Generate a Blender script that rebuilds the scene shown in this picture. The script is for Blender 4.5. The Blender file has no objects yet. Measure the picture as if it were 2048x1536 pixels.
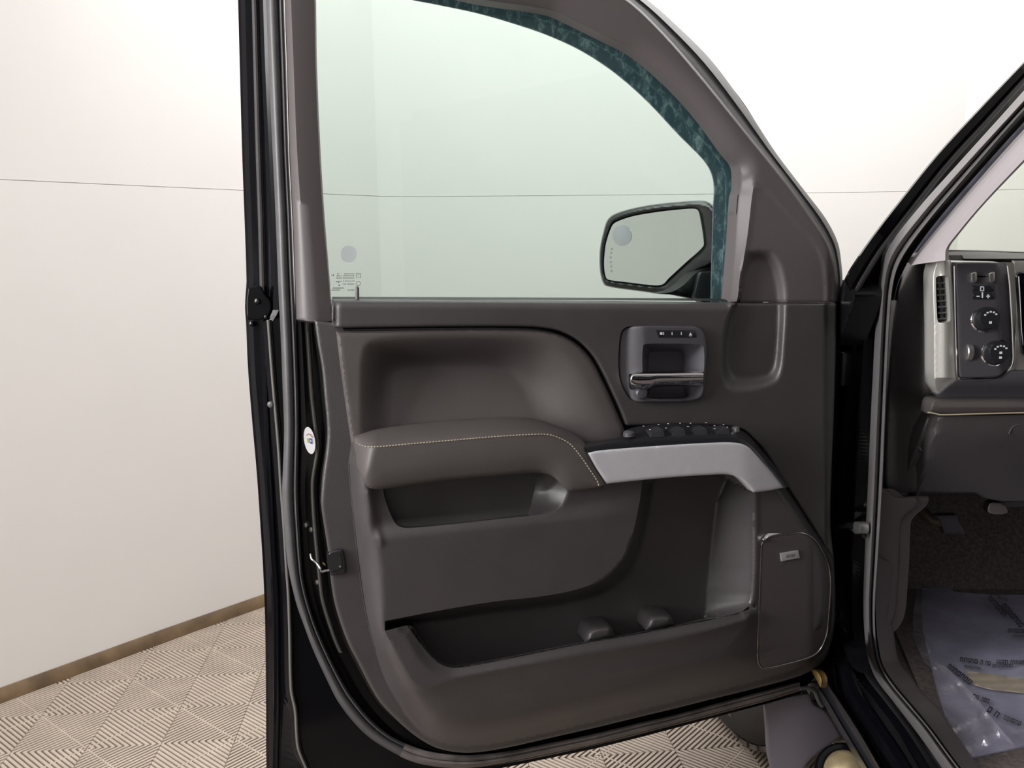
import bpy, bmesh, math, random
import numpy as np
from mathutils import Vector, Matrix
from mathutils.geometry import delaunay_2d_cdt

random.seed(4); rng = np.random.default_rng(4)
sc = bpy.context.scene
COL = sc.collection

# ------------------------------------------------------------------ camera, world, light, exposure
FPX, PITCH, ROLL, CAM_H = 1800.0, 0.1517, -0.0131, 1.35
_U0 = np.array([0, math.sin(PITCH), math.cos(PITCH)]); _X = np.array([1., 0, 0])
CR = math.cos(ROLL)*_X + math.sin(ROLL)*_U0
CU = -math.sin(ROLL)*_X + math.cos(ROLL)*_U0
CF = np.array([0, math.cos(PITCH), -math.sin(PITCH)])
CAM = np.array([0, 0, CAM_H])
cd = bpy.data.cameras.new('camera'); cam = bpy.data.objects.new('camera', cd); COL.objects.link(cam)
cd.sensor_width = 36; cd.lens = FPX/2048*36; cd.clip_start = 0.02
cam.matrix_world = Matrix(((CR[0], CU[0], -CF[0], CAM[0]), (CR[1], CU[1], -CF[1], CAM[1]), (CR[2], CU[2], -CF[2], CAM[2]), (0, 0, 0, 1)))
sc.camera = cam
sc.view_settings.view_transform = 'Standard'; sc.view_settings.look = 'None'
sc.view_settings.gamma = 1; sc.view_settings.use_curve_mapping = False
sc.view_settings.exposure = 0.0

wd = bpy.data.worlds.new('world'); sc.world = wd; wd.use_nodes = True
wd.node_tree.nodes['Background'].inputs[0].default_value = (1, 0.98, 0.97, 1)
wd.node_tree.nodes['Background'].inputs[1].default_value = 0.35

def area(name, loc, target, sx, sy, power, col=(1, 0.985, 0.972)):
    l = bpy.data.lights.new(name, 'AREA'); l.shape = 'RECTANGLE'; l.size = sx; l.size_y = sy; l.energy = power; l.color = col
    o = bpy.data.objects.new(name, l); COL.objects.link(o); o.location = loc
    o.rotation_euler = (Vector(target)-Vector(loc)).to_track_quat('-Z', 'Y').to_euler()
    return o
area('ceiling_light_back', (0.75, 2.95, 2.93), (0.75, 2.95, 0), 3.4, 1.4, 72)
area('ceiling_light_left', (-1.0, -0.2, 2.9), (-0.7, 0.3, 0), 1.5, 2.0, 20)
area('ceiling_light_right', (3.3, 1.3, 2.7), (-1.2, 2.5, 1.3), 0.9, 2.4, 8)
area('side_light_panel', (-2.2, 0.35, 1.75), (0.0, 0.12, 1.3), 1.1, 1.5, 128)

# ------------------------------------------------------------------ materials
def newmat(name):
    m = bpy.data.materials.new(name); m.use_nodes = True
    return m, m.node_tree.nodes, m.node_tree.links, m.node_tree.nodes['Principled BSDF']

def mat(name, col, rough=0.5, metal=0.0, spec=0.5, noise=0, nscale=40, bump=0, bscale=900, coat=0, bdist=0.0006, rvar=0):
    m, N, L, b = newmat(name)
    b.inputs['Base Color'].default_value = (*col, 1); b.inputs['Roughness'].default_value = rough
    b.inputs['Metallic'].default_value = metal; b.inputs['Specular IOR Level'].default_value = spec
    if coat: b.inputs['Coat Weight'].default_value = coat; b.inputs['Coat Roughness'].default_value = 0.03
    tc = N.new('ShaderNodeTexCoord')
    if noise:
        t = N.new('ShaderNodeTexNoise'); t.inputs['Scale'].default_value = nscale; t.inputs['Detail'].default_value = 5
        L.new(tc.outputs['Object'], t.inputs['Vector'])
        r = N.new('ShaderNodeMapRange'); r.inputs['From Min'].default_value = 0.3; r.inputs['From Max'].default_value = 0.7
        r.inputs['To Min'].default_value = 1-noise; r.inputs['To Max'].default_value = 1+noise
        L.new(t.outputs['Fac'], r.inputs['Value'])
        mx = N.new('ShaderNodeVectorMath'); mx.operation = 'SCALE'; mx.inputs[0].default_value = col
        L.new(r.outputs['Result'], mx.inputs['Scale']); L.new(mx.outputs[0], b.inputs['Base Color'])
        if rvar:
            r2 = N.new('ShaderNodeMapRange'); r2.inputs['To Min'].default_value = rough-rvar; r2.inputs['To Max'].default_value = rough+rvar
            L.new(t.outputs['Fac'], r2.inputs['Value']); L.new(r2.outputs['Result'], b.inputs['Roughness'])
    if bump:
        t2 = N.new('ShaderNodeTexNoise'); t2.inputs['Scale'].default_value = bscale; t2.inputs['Detail'].default_value = 2
        L.new(tc.outputs['Object'], t2.inputs['Vector'])
        bp = N.new('ShaderNodeBump'); bp.inputs['Strength'].default_value = bump; bp.inputs['Distance'].default_value = bdist
        L.new(t2.outputs['Fac'], bp.inputs['Height']); L.new(bp.outputs['Normal'], b.inputs['Normal'])
    return m

M = {}
M['wall'] = mat('white_wall', (0.78, 0.757, 0.74), 0.75, noise=0.012, nscale=3)
M['ceil'] = mat('ceiling_white', (0.8, 0.79, 0.77), 0.8)
M['plastic'] = mat('grained_dark_plastic', (0.0495, 0.0435, 0.046), 0.40, spec=0.7, noise=0.08, nscale=14, bump=0.5, bscale=700)
M['soft'] = mat('soft_dark_vinyl', (0.080, 0.070, 0.069), 0.48, spec=0.4, noise=0.06, nscale=12, bump=0.4, bscale=900)
M['frameplastic'] = mat('frame_trim_plastic', (0.095, 0.082, 0.085), 0.45, bump=0.3, bscale=900)
M['darkplastic'] = mat('smooth_black_plastic', (0.014, 0.014, 0.018), 0.35, bump=0.2, bscale=900)
M['bezel'] = mat('satin_bezel_plastic', (0.065, 0.061, 0.072), 0.38, bump=0.2, bscale=900)
M['paint'] = mat('black_gloss_paint', (0.003, 0.003, 0.0045), 0.1, spec=0.18)
M['paintdull'] = mat('black_jamb_paint', (0.005, 0.005, 0.006), 0.25, spec=0.35)
M['rubber'] = mat('grey_rubber_seal', (0.075, 0.072, 0.077), 0.45, noise=0.12, nscale=30, bump=0.3, bscale=500)
M['bodyrubber'] = mat('grey_body_seal', (0.155, 0.145, 0.15), 0.4, noise=0.08)
M['rubberdusty'] = mat('dusty_rubber_seal', (0.135, 0.121, 0.118), 0.7, noise=0.45, nscale=18, bump=0.4, bscale=300)
M['rubberblack'] = mat('black_rubber', (0.012, 0.012, 0.013), 0.5)
M['silver'] = mat('satin_grey_trim', (0.52, 0.515, 0.55), 0.42, metal=0.2, noise=0.03, nscale=60)
M['silverdash'] = mat('satin_silver_dash', (0.55, 0.545, 0.52), 0.33, metal=0.4)
M['chrome'] = mat('chrome', (0.75, 0.74, 0.76), 0.1, metal=1.0)
M['darkchrome'] = mat('dark_chrome', (0.35, 0.34, 0.35), 0.2, metal=1.0)
M['steel'] = mat('dull_steel', (0.42, 0.41, 0.40), 0.35, metal=0.9)
M['stitch'] = mat('tan_thread', (0.46, 0.40, 0.27), 0.8)
M['white'] = mat('white_paper', (0.9, 0.89, 0.92), 0.5)
M['glasssticker'] = mat('translucent_sticker', (0.9, 0.9, 0.95), 0.5)
_m, _N, _L, _b = M['glasssticker'], M['glasssticker'].node_tree.nodes, M['glasssticker'].node_tree.links, M['glasssticker'].node_tree.nodes['Principled BSDF']
_t = _N.new('ShaderNodeBsdfTranslucent'); _t.inputs[0].default_value = (0.92, 0.92, 1, 1); _x = _N.new('ShaderNodeMixShader'); _x.inputs[0].default_value = 0.7
_L.new(_b.outputs[0], _x.inputs[1]); _L.new(_t.outputs[0], _x.inputs[2]); _L.new(_x.outputs[0], _N['Material Output'].inputs[0])
M['switch'] = mat('switch_plastic', (0.028, 0.028, 0.034), 0.35)
M['print'] = mat('white_print', (0.75, 0.77, 0.82), 0.5)
M['blue'] = mat('blue_print', (0.05, 0.05, 0.42), 0.5)
M['green'] = mat('green_print', (0.45, 0.55, 0.12), 0.5)
M['red'] = mat('red_print', (0.5, 0.18, 0.2), 0.5)
M['ink'] = mat('black_ink', (0.02, 0.02, 0.025), 0.6)
M['etch'] = mat('etched_mark', (0.48, 0.56, 0.54), 0.6)
M['glint'] = mat('grey_painted_glint', (0.11, 0.106, 0.10), 0.4)  # grey standing in for light reflected along black painted edges
M['tile'] = mat('beige_floor_tile', (0.44, 0.37, 0.31), 0.6, noise=0.10, nscale=9)
M['underfloor'] = mat('dark_floor_gap', (0.06, 0.047, 0.037), 0.9)
M['baseboard'] = mat('brown_baseboard', (0.16, 0.105, 0.058), 0.5, noise=0.4, nscale=9)
M['joint'] = mat('panel_joint', (0.7, 0.68, 0.66), 0.9)
M['pillar'] = mat('light_pillar_trim', (0.43, 0.39, 0.41), 0.6, bump=0.2)
M['mudflap'] = mat('dark_grey_liner', (0.13, 0.118, 0.145), 0.6, bump=0.5, bscale=500)
M['tyre'] = mat('tyre_rubber', (0.028, 0.026, 0.026), 0.7, noise=0.2, bump=0.4)
M['tread'] = mat('dusty_tread', (0.12, 0.105, 0.095), 0.8, noise=0.55, nscale=35, bump=0.8, bscale=120)
M['carpet'] = mat('dark_carpet', (0.14, 0.115, 0.112), 0.95, noise=0.35, nscale=120, bump=1.0, bscale=400)
M['mat'] = mat('printed_floor_mat', (0.36, 0.36, 0.47), 0.55, noise=0.25, nscale=7)
M['beige'] = mat('beige_patch', (0.42, 0.36, 0.26), 0.6, noise=0.12, nscale=30)
M['yellow'] = mat('amber_wax', (0.19, 0.125, 0.04), 0.4)
M['gold'] = mat('brass', (0.42, 0.34, 0.2), 0.45, metal=0.5, noise=0.3, nscale=30)
M['grille'] = mat('speaker_grille_mesh', (0.055, 0.047, 0.047), 0.45, bump=1.0, bscale=1300)
M['badge'] = mat('silver_badge', (0.40, 0.39, 0.40), 0.3, metal=0.4)
M['screen'] = mat('gauge_black', (0.004, 0.004, 0.01), 0.1)
M['mirror'] = mat('mirror_silver', (0.97, 0.99, 1.0), 0.02, metal=1.0)
M['convex'] = mat('convex_mirror', (0.80, 0.83, 0.93), 0.06, metal=1.0)

def dusty(name, base, dust, scale, thr):
    m, N, L, b = newmat(name); tc = N.new('ShaderNodeTexCoord')
    t = N.new('ShaderNodeTexNoise'); t.inputs['Scale'].default_value = scale; t.inputs['Detail'].default_value = 8; t.inputs['Roughness'].default_value = 0.75
    mp = N.new('ShaderNodeMapping'); mp.inputs['Scale'].default_value = (1, 1, 0.45)
    L.new(tc.outputs['Object'], mp.inputs['Vector']); L.new(mp.outputs[0], t.inputs['Vector'])
    r = N.new('ShaderNodeValToRGB'); r.color_ramp.elements[0].position = thr; r.color_ramp.elements[1].position = thr+0.16
    r.color_ramp.elements[0].color = (*base, 1); r.color_ramp.elements[1].color = (*dust, 1)
    L.new(t.outputs['Fac'], r.inputs['Fac']); L.new(r.outputs['Color'], b.inputs['Base Color']); b.inputs['Roughness'].default_value = 0.6
    return m
M['dustseal'] = dusty('dusty_outer_seal', (0.13, 0.20, 0.26), (0.60, 0.74, 0.80), 70, 0.50)

def glassmat(name, tint, gloss=0.09):
    m, N, L, b = newmat(name); N.remove(b); out = N['Material Output']
    tr = N.new('ShaderNodeBsdfTransparent'); tr.inputs[0].default_value = (*tint, 1)
    gl = N.new('ShaderNodeBsdfGlossy'); gl.inputs['Roughness'].default_value = 0.02
    fr = N.new('ShaderNodeFresnel'); fr.inputs['IOR'].default_value = 1.45
    ml = N.new('ShaderNodeMath'); ml.operation = 'MULTIPLY'; ml.inputs[1].default_value = gloss
    L.new(fr.outputs[0], ml.inputs[0])
    mx = N.new('ShaderNodeMixShader'); L.new(ml.outputs[0], mx.inputs[0]); L.new(tr.outputs[0], mx.inputs[1]); L.new(gl.outputs[0], mx.inputs[2])
    L.new(mx.outputs[0], out.inputs[0]); return m
M['glass'] = glassmat('green_tinted_glass', (0.785, 0.85, 0.825), 0.5)
M['windshield'] = glassmat('windshield_glass', (0.86, 0.92, 0.85), 1.0)

def filmmat(name, lo=0.10, hi=0.34):
    m, N, L, b = newmat(name); N.remove(b); out = N['Material Output']; tc = N.new('ShaderNodeTexCoord')
    tr = N.new('ShaderNodeBsdfTransparent'); tr.inputs[0].default_value = (0.93, 0.93, 0.95, 1)
    gl = N.new('ShaderNodeBsdfGlossy'); gl.inputs['Roughness'].default_value = 0.22; gl.inputs[0].default_value = (0.9, 0.88, 0.95, 1)
    df = N.new('ShaderNodeBsdfTranslucent'); df.inputs[0].default_value = (0.8, 0.77, 0.85, 1)
    d2 = N.new('ShaderNodeBsdfDiffuse'); d2.inputs[0].default_value = (0.8, 0.77, 0.85, 1)
    t = N.new('ShaderNodeTexNoise'); t.inputs['Scale'].default_value = 14; t.inputs['Detail'].default_value = 4; t.inputs['Distortion'].default_value = 1.5
    L.new(tc.outputs['Object'], t.inputs['Vector'])
    r = N.new('ShaderNodeMapRange'); r.inputs['From Min'].default_value = 0.4; r.inputs['From Max'].default_value = 0.75; r.inputs['To Min'].default_value = lo; r.inputs['To Max'].default_value = hi
    L.new(t.outputs['Fac'], r.inputs['Value'])
    bp = N.new('ShaderNodeBump'); bp.inputs['Strength'].default_value = 0.8; bp.inputs['Distance'].default_value = 0.01
    L.new(t.outputs['Fac'], bp.inputs['Height'])
    for s in (gl, d2): L.new(bp.outputs[0], s.inputs['Normal'])
    a = N.new('ShaderNodeMixShader'); a.inputs[0].default_value = 0.5; L.new(df.outputs[0], a.inputs[1]); L.new(d2.outputs[0], a.inputs[2])
    c = N.new('ShaderNodeMixShader'); c.inputs[0].default_value = 0.5; L.new(a.outputs[0], c.inputs[1]); L.new(gl.outputs[0], c.inputs[2])
    mx = N.new('ShaderNodeMixShader'); L.new(r.outputs[0], mx.inputs[0]); L.new(tr.outputs[0], mx.inputs[1]); L.new(c.outputs[0], mx.inputs[2])
    L.new(mx.outputs[0], out.inputs[0]); return m
M['film'] = filmmat('clear_plastic_film'); M['filmfold'] = filmmat('doubled_plastic_film', 0.3, 0.62)

# ------------------------------------------------------------------ geometry helpers
def rays(P):
    P = np.atleast_2d(np.asarray(P, float))
    return np.outer((P[:, 0]-1024)/FPX, CR) + np.outer((768-P[:, 1])/FPX, CU) + CF

class Plane:
    """A real plane of the scene; at() finds the point of the plane, raised by w along its normal, on a sight line."""
    def __init__(s, p, n):
        s.p = np.asarray(p, float); s.n = np.asarray(n, float)/np.linalg.norm(n)
    def at(s, P, w=0.0):
        d = rays(P); k = ((s.p-CAM) @ s.n + w)/(d @ s.n)
        return CAM + d*np.reshape(k, (-1, 1))
def rayY(px, py, Y):
    d = rays([(px, py)])[0]; return CAM + d*(Y/d[1])

_pl = rayY(500, 500, 1.53); _pr = rayY(1690, 482, 1.80)
_e = _pr-_pl; _e[2] = 0; _e /= np.linalg.norm(_e)
DOOR = Plane(_pl, (_e[1], -_e[0], 0))                 # inner face of the open door
TF = np.array([0.048, 1.0, 0]); TF /= np.linalg.norm(TF)   # forward of the truck
TL = np.array([-TF[1], TF[0], 0])                     # outward, to the left of the truck
HINGE = rayY(1690, 482, 1.80)
SIDE = Plane(HINGE - TL*0.07, TL)                     # plane of the door opening
def DASHP(y): return Plane(HINGE + TF*y, -TF)
def LEVEL(z): return Plane((0, 0, z), (0, 0, 1))

def cr(pts, per=6, closed=False):
    """Smooth curve through points; a point with a third value is a sharp corner."""
    P = [np.array(p[:2], float) for p in pts]; c = [len(p) > 2 for p in pts]; n = len(P); out = []
    rngi = range(n) if closed else range(n-1)
    for i in rngi:
        a, b = P[i], P[(i+1) % n]
        pa = P[i-1] if (closed or i > 0) and not c[i] else 2*a-b
        nb = P[(i+2) % n] if (closed or i+2 < n) and not c[(i+1) % n] else 2*b-a
        la, lb = np.linalg.norm(a-pa)+1e-6, np.linalg.norm(nb-b)+1e-6; l = np.linalg.norm(b-a)+1e-6
        ta = (b-pa)/(la+l)*l; tb = (nb-a)/(lb+l)*l
        for k in range(per):
            t = k/per; t2, t3 = t*t, t**3
            out.append((2*t3-3*t2+1)*a + (t3-2*t2+t)*ta + (-2*t3+3*t2)*b + (t3-t2)*tb)
    if not closed: out.append(P[-1])
    return np.array(out)
def resamp(P, n):
    P = np.asarray(P, float); s = np.r_[0, np.cumsum(np.linalg.norm(np.diff(P, axis=0), axis=1))]
    t = np.linspace(0, s[-1], n)
    return np.stack([np.interp(t, s, P[:, k]) for k in range(P.shape[1])], 1)
def resamp_step(P, step, closed=True):
    P = np.asarray(P, float); Q = np.vstack([P, P[:1]]) if closed else P; out = []
    for a, b in zip(Q[:-1], Q[1:]):
        k = max(1, int(math.ceil(np.linalg.norm(b-a)/step)))
        for i in range(k): out.append(a+(b-a)*i/k)
    if not closed: out.append(Q[-1])
    return np.array(out)
def segdist(P, A, B):
    out = np.full(len(P), 1e9)
    for a, b in zip(A, B):
        ab = b-a; t = np.clip(((P-a) @ ab)/(ab @ ab+1e-12), 0, 1)
        d = P-a-t[:, None]*ab; out = np.minimum(out, np.einsum('ij,ij->i', d, d))
    return np.sqrt(out)
def inside(P, poly):
    x, y = P[:, 0], P[:, 1]; c = np.zeros(len(P), bool); B = np.roll(poly, -1, 0)
    for (x0, y0), (x1, y1) in zip(poly, B):
        if y0 == y1: continue
        c ^= ((y0 > y) != (y1 > y)) & (x < (x1-x0)*(y-y0)/(y1-y0)+x0)
    return c
def sdf(poly, P):
    d = segdist(P, poly, np.roll(poly, -1, 0)); return np.where(inside(P, poly), d, -d)
def linedist(line, P): return segdist(P, line[:-1], line[1:])
def ramp(P, outer, inner):
    """0 outside OUTER, 1 inside INNER, straight in between."""
    a = np.clip(sdf(outer, P), 0, None); b = np.clip(-sdf(inner, P), 0, None)
    return a/(a+b+1e-9)
def ss(x): x = np.clip(x, 0, 1); return x*x*(3-2*x)
def rnd(x): x = np.clip(x, 0, 1); return np.sin(x*math.pi/2)

def base_of(parent):
    while parent is not None and parent.parent is not None: parent = parent.parent
    return np.array(parent.location) if parent is not None else np.zeros(3)
def link(name, me, material, parent=None, sharp=35, label=None, kind=None):
    o = bpy.data.objects.new(name, me); COL.objects.link(o)
    if material is not None: me.materials.append(material)
    if sharp is not None and len(me.polygons):
        me.shade_smooth(); me.set_sharp_from_angle(angle=math.radians(sharp))
    if parent is not None: o.parent = parent
    if label: o['label'] = label
    if kind: o['kind'] = kind
    return o
def mesh(name, V, Fc, material, parent=None, **k):
    V = np.asarray(V, float)-base_of(parent)
    me = bpy.data.meshes.new(name); me.from_pydata(V.tolist(), [], [list(map(int, f)) for f in Fc]); me.update()
    return link(name, me, material, parent, **k)
def thing(name, label, cat, loc):
    o = bpy.data.objects.new(name, None); COL.objects.link(o); o.location = loc
    o['label'] = label; o['category'] = cat; o.empty_display_size = 0.1
    return o

def relief(name, outline, wf, material, parent, plane=DOOR, step=8, curves=(), holes=(), skirt=0.006, rpx=0, rdep=0.003, back=False, **k):
    """Panel with the given outline on a plane, raised by wf over the plane; its rim turns back by SKIRT."""
    outline = np.asarray(outline, float)
    if not callable(wf): c_ = float(wf); wf = lambda P: np.full(len(P), c_)
    per = resamp_step(outline, step)
    pts = [tuple(p) for p in per]; n0 = len(pts); edges = [(i, (i+1) % n0) for i in range(n0)]
    hp = []
    for h in holes:
        h = resamp_step(np.asarray(h, float), step); hp.append(h); s = len(pts); pts += [tuple(p) for p in h]
        edges += [(s+i, s+(i+1) % len(h)) for i in range(len(h))]
    for c in curves:
        c = resamp_step(np.asarray(c, float), step, closed=False); s = len(pts); pts += [tuple(p) for p in c]
        edges += [(s+i, s+i+1) for i in range(len(c)-1)]
    lo, hi = outline.min(0), outline.max(0)
    X, Y = np.meshgrid(np.arange(lo[0]+step/2, hi[0], step), np.arange(lo[1]+step/2, hi[1], step))
    X = X + (np.arange(X.shape[0]) % 2)[:, None]*step*0.5
    G = np.stack([X.ravel(), Y.ravel()], 1)
    d = sdf(outline, G); G = G[d > step*0.55]
    for c in list(curves)+hp:
        c = np.asarray(c, float)
        if len(G): G = G[segdist(G, c[:-1], c[1:]) > step*0.45]
    pts += [tuple(p) for p in G]
    if rpx:
        nrm = np.roll(per, -1, 0)-np.roll(per, 1, 0); nrm = np.stack([-nrm[:, 1], nrm[:, 0]], 1); nrm /= np.linalg.norm(nrm, axis=1)[:, None]+1e-9
        if not inside((per+nrm*0.5)[:1], outline)[0]: nrm = -nrm
        for f in (0.12, 0.35, 0.65, 1.0):
            R = per+nrm*rpx*f; dd = sdf(outline, R); R = R[dd > rpx*f*0.9]
            pts += [tuple(p) for p in R]
    ov, oe, of, *_ = delaunay_2d_cdt([Vector(p) for p in pts], edges, [], 0, 1e-4)
    P = np.array([tuple(v) for v in ov]); Fc = np.array([list(f) for f in of])
    cen = P[Fc].mean(1); keep = inside(cen, outline)
    for h in hp: keep &= ~inside(cen, h)
    Fc = Fc[keep]
    used = np.unique(Fc); rm = -np.ones(len(P), int); rm[used] = np.arange(len(used)); P = P[used]; Fc = rm[Fc]
    w = np.asarray(wf(P), float)
    if rpx:
        dd = np.clip(sdf(outline, P)/rpx, 0, 1); w = w-rdep*(1-np.sqrt(np.clip(1-(1-dd)**2, 0, 1)))
    V = plane.at(P, w)
    f0 = Fc[0]; nn = np.cross(V[f0[1]]-V[f0[0]], V[f0[2]]-V[f0[0]])
    a = P[f0]; area2 = (a[1, 0]-a[0, 0])*(a[2, 1]-a[0, 1])-(a[1, 1]-a[0, 1])*(a[2, 0]-a[0, 0])
    if area2 > 0: Fc = Fc[:, ::-1]
    faces = [tuple(f) for f in Fc]
    if skirt:
        cnt = {}
        for f in faces:
            for i in range(3):
                e = (f[i], f[(i+1) % 3]); cnt[e] = 1
        bd = [e for e in cnt if (e[1], e[0]) not in cnt]
        bv = sorted({v for e in bd for v in e}); mp = {v: len(V)+i for i, v in enumerate(bv)}
        V = np.vstack([V, V[bv]-plane.n*skirt])
        faces += [(a, mp[a], mp[b], b) for a, b in bd]
        if back:
            q = {v: len(V)+i for i, v in enumerate(range(len(P)))}
            V = np.vstack([V, V[:len(P)]-plane.n*skirt])
            faces += [tuple(q[v] for v in f[::-1]) for f in map(tuple, Fc)]
    return mesh(name, V, faces, material, parent, **k)

def loft(name, lines, ws, material, parent, plane=DOOR, n=60, closed=False, **k):
    """Skin through several lines lying at heights ws over the plane (ws: number, or function of 0..1 along the line)."""
    rows = []
    for ln, w in zip(lines, ws):
        R = resamp(ln, n); t = np.linspace(0, 1, n)
        w = w(t) if callable(w) else np.full(n, float(w))
        rows.append(plane.at(R, w))
    return skin(name, rows, material, parent, closed=closed, **k)
def skin(name, rows, material, parent, closed=False, caps=False, **k):
    m, n = len(rows), len(rows[0]); V = np.vstack(rows); F_ = []
    for i in range(m if closed else m-1):
        j = (i+1) % m
        for q in range(n-1): F_.append((i*n+q, i*n+q+1, j*n+q+1, j*n+q))
    if caps and closed:
        F_.append([i*n for i in range(m)]); F_.append([i*n+n-1 for i in range(m)][::-1])
    o = mesh(name, V, F_, material, parent, **k)
    bm = bmesh.new(); bm.from_mesh(o.data); bmesh.ops.recalc_face_normals(bm, faces=bm.faces); bm.to_mesh(o.data); bm.free()
    return o
def tube(name, pts, r, material, parent, segs=10, closed=False, flat=None, **k):
    P = np.asarray(pts, float); n = len(P); T = np.gradient(P, axis=0)
    if closed: T = np.roll(P, -1, 0)-np.roll(P, 1, 0)
    T /= np.linalg.norm(T, axis=1)[:, None]+1e-12
    r = np.broadcast_to(np.asarray(r, float), (n,))
    ref = np.array([0.13, 0.2, 0.97]) if abs(T[0][2]) < 0.9 else np.array([1., 0, 0]); rows = [[] for _ in range(segs)]
    u = None
    for i in range(n):
        if u is None: u = np.cross(T[i], ref)
        u = u-T[i]*(u @ T[i]); u /= np.linalg.norm(u)+1e-12; v = np.cross(T[i], u)
        for s in range(segs):
            a = 2*math.pi*s/segs; rows[s].append(P[i]+r[i]*(math.cos(a)*u+math.sin(a)*v))
    rows = [np.array(q if not closed else q+[q[0]]) for q in rows]
    return skin(name, rows, material, parent, closed=True, caps=not closed, **k)
def lathe(name, c, axis, prof, material, parent, segs=24, **k):
    """Turned body: prof = (radius, height along axis) pairs."""
    c = np.asarray(c, float); ax = np.asarray(axis, float); ax /= np.linalg.norm(ax)
    u = np.cross(ax, (0, 0, 1) if abs(ax[2]) < 0.9 else (1, 0, 0)); u /= np.linalg.norm(u); v = np.cross(ax, u)
    rows = []
    for s in range(segs):
        a = 2*math.pi*s/segs; dr = math.cos(a)*u+math.sin(a)*v
        rows.append(np.array([c+dr*r+ax*h for r, h in prof]))
    m = len(prof); V = np.vstack(rows); F_ = []
    for i in range(segs):
        j = (i+1) % segs
        for q in range(m-1): F_.append((i*m+q, j*m+q, j*m+q+1, i*m+q+1))
    F_.append([i*m+m-1 for i in range(segs)]); F_.append([i*m for i in range(segs)][::-1])
    return mesh(name, V, F_, material, parent, **k)
def box(name, c, ax, half, material, parent=None, bevel=0, **k):
    """Box at c; ax = three unit vectors; half = half sizes."""
    A = np.asarray(ax, float); V = []
    for s in ((-1, -1, -1), (1, -1, -1), (1, 1, -1), (-1, 1, -1), (-1, -1, 1), (1, -1, 1), (1, 1, 1), (-1, 1, 1)):
        V.append(np.asarray(c)+sum(A[i]*half[i]*s[i] for i in range(3)))
    o = mesh(name, V, [(0, 3, 2, 1), (4, 5, 6, 7), (0, 1, 5, 4), (1, 2, 6, 5), (2, 3, 7, 6), (3, 0, 4, 7)], material, parent, **k)
    bm = bmesh.new(); bm.from_mesh(o.data); bmesh.ops.recalc_face_normals(bm, faces=bm.faces)
    if bevel: bmesh.ops.bevel(bm, geom=bm.edges[:], offset=bevel, segments=2, affect='EDGES', profile=0.5)
    bm.to_mesh(o.data); bm.free()
    if bevel: o.data.shade_smooth(); o.data.set_sharp_from_angle(angle=math.radians(40))
    return o
ELL = lambda cx, cy, rx, ry, n=20: np.array([(cx+rx*math.cos(2*math.pi*i/n), cy+ry*math.sin(2*math.pi*i/n)) for i in range(n)])

def text(name, s, size, origin, ux, uy, material, parent, depth=0.0003, shear=0.0):
    cu = bpy.data.curves.new(name, 'FONT'); cu.body = s; cu.size = 1; cu.align_x = 'CENTER'; cu.align_y = 'CENTER'; cu.resolution_u = 2; cu.shear = shear
    t = bpy.data.objects.new(name, cu); COL.objects.link(t); bpy.context.view_layer.update()
    me = bpy.data.meshes.new_from_object(t.evaluated_get(bpy.context.evaluated_depsgraph_get()))
    bpy.data.objects.remove(t); V = np.array([v.co for v in me.vertices]); F_ = [list(p.vertices) for p in me.polygons]
    if not len(V): return None
    ux = np.asarray(ux, float); uy = np.asarray(uy, float); nz = np.cross(ux, uy); nz /= np.linalg.norm(nz)
    W = np.asarray(origin)+V[:, :1]*size*ux+V[:, 1:2]*size*uy+nz*depth
    return mesh(name, W, F_, material, parent, sharp=None)

# ------------------------------------------------------------------ the booth: floor, walls, ceiling
Z = np.array([0, 0, 1.])
TH = 0.0946; FO = np.array([-1.0229, 2.7167]); E1 = np.array([math.cos(TH), math.sin(TH)]); E2 = np.array([math.sin(TH), -math.cos(TH)])
ROOM = [(-3.2, 0.3), (-2.4, 1.46), (-1.577, 2.575), (-1.23, 3.00), (-0.5466, 3.793), (-0.397, 3.86), (0.17, 3.925), (0.82, 3.958), (1.95, 3.975), (3.3, 3.6), (4.2, 2.5), (4.2, -2.6), (-3.2, -2.6)]
floor = mesh('floor', [(x, y, z) for z in (-0.012, -0.06) for x, y in ((-3.3, -2.7), (4.3, -2.7), (4.3, 4.1), (-3.3, 4.1))],
             [(0, 1, 2, 3), (7, 6, 5, 4), (0, 4, 5, 1), (1, 5, 6, 2), (2, 6, 7, 3), (3, 7, 4, 0)], M['underfloor'], sharp=None)
floor['kind'] = 'structure'

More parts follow.
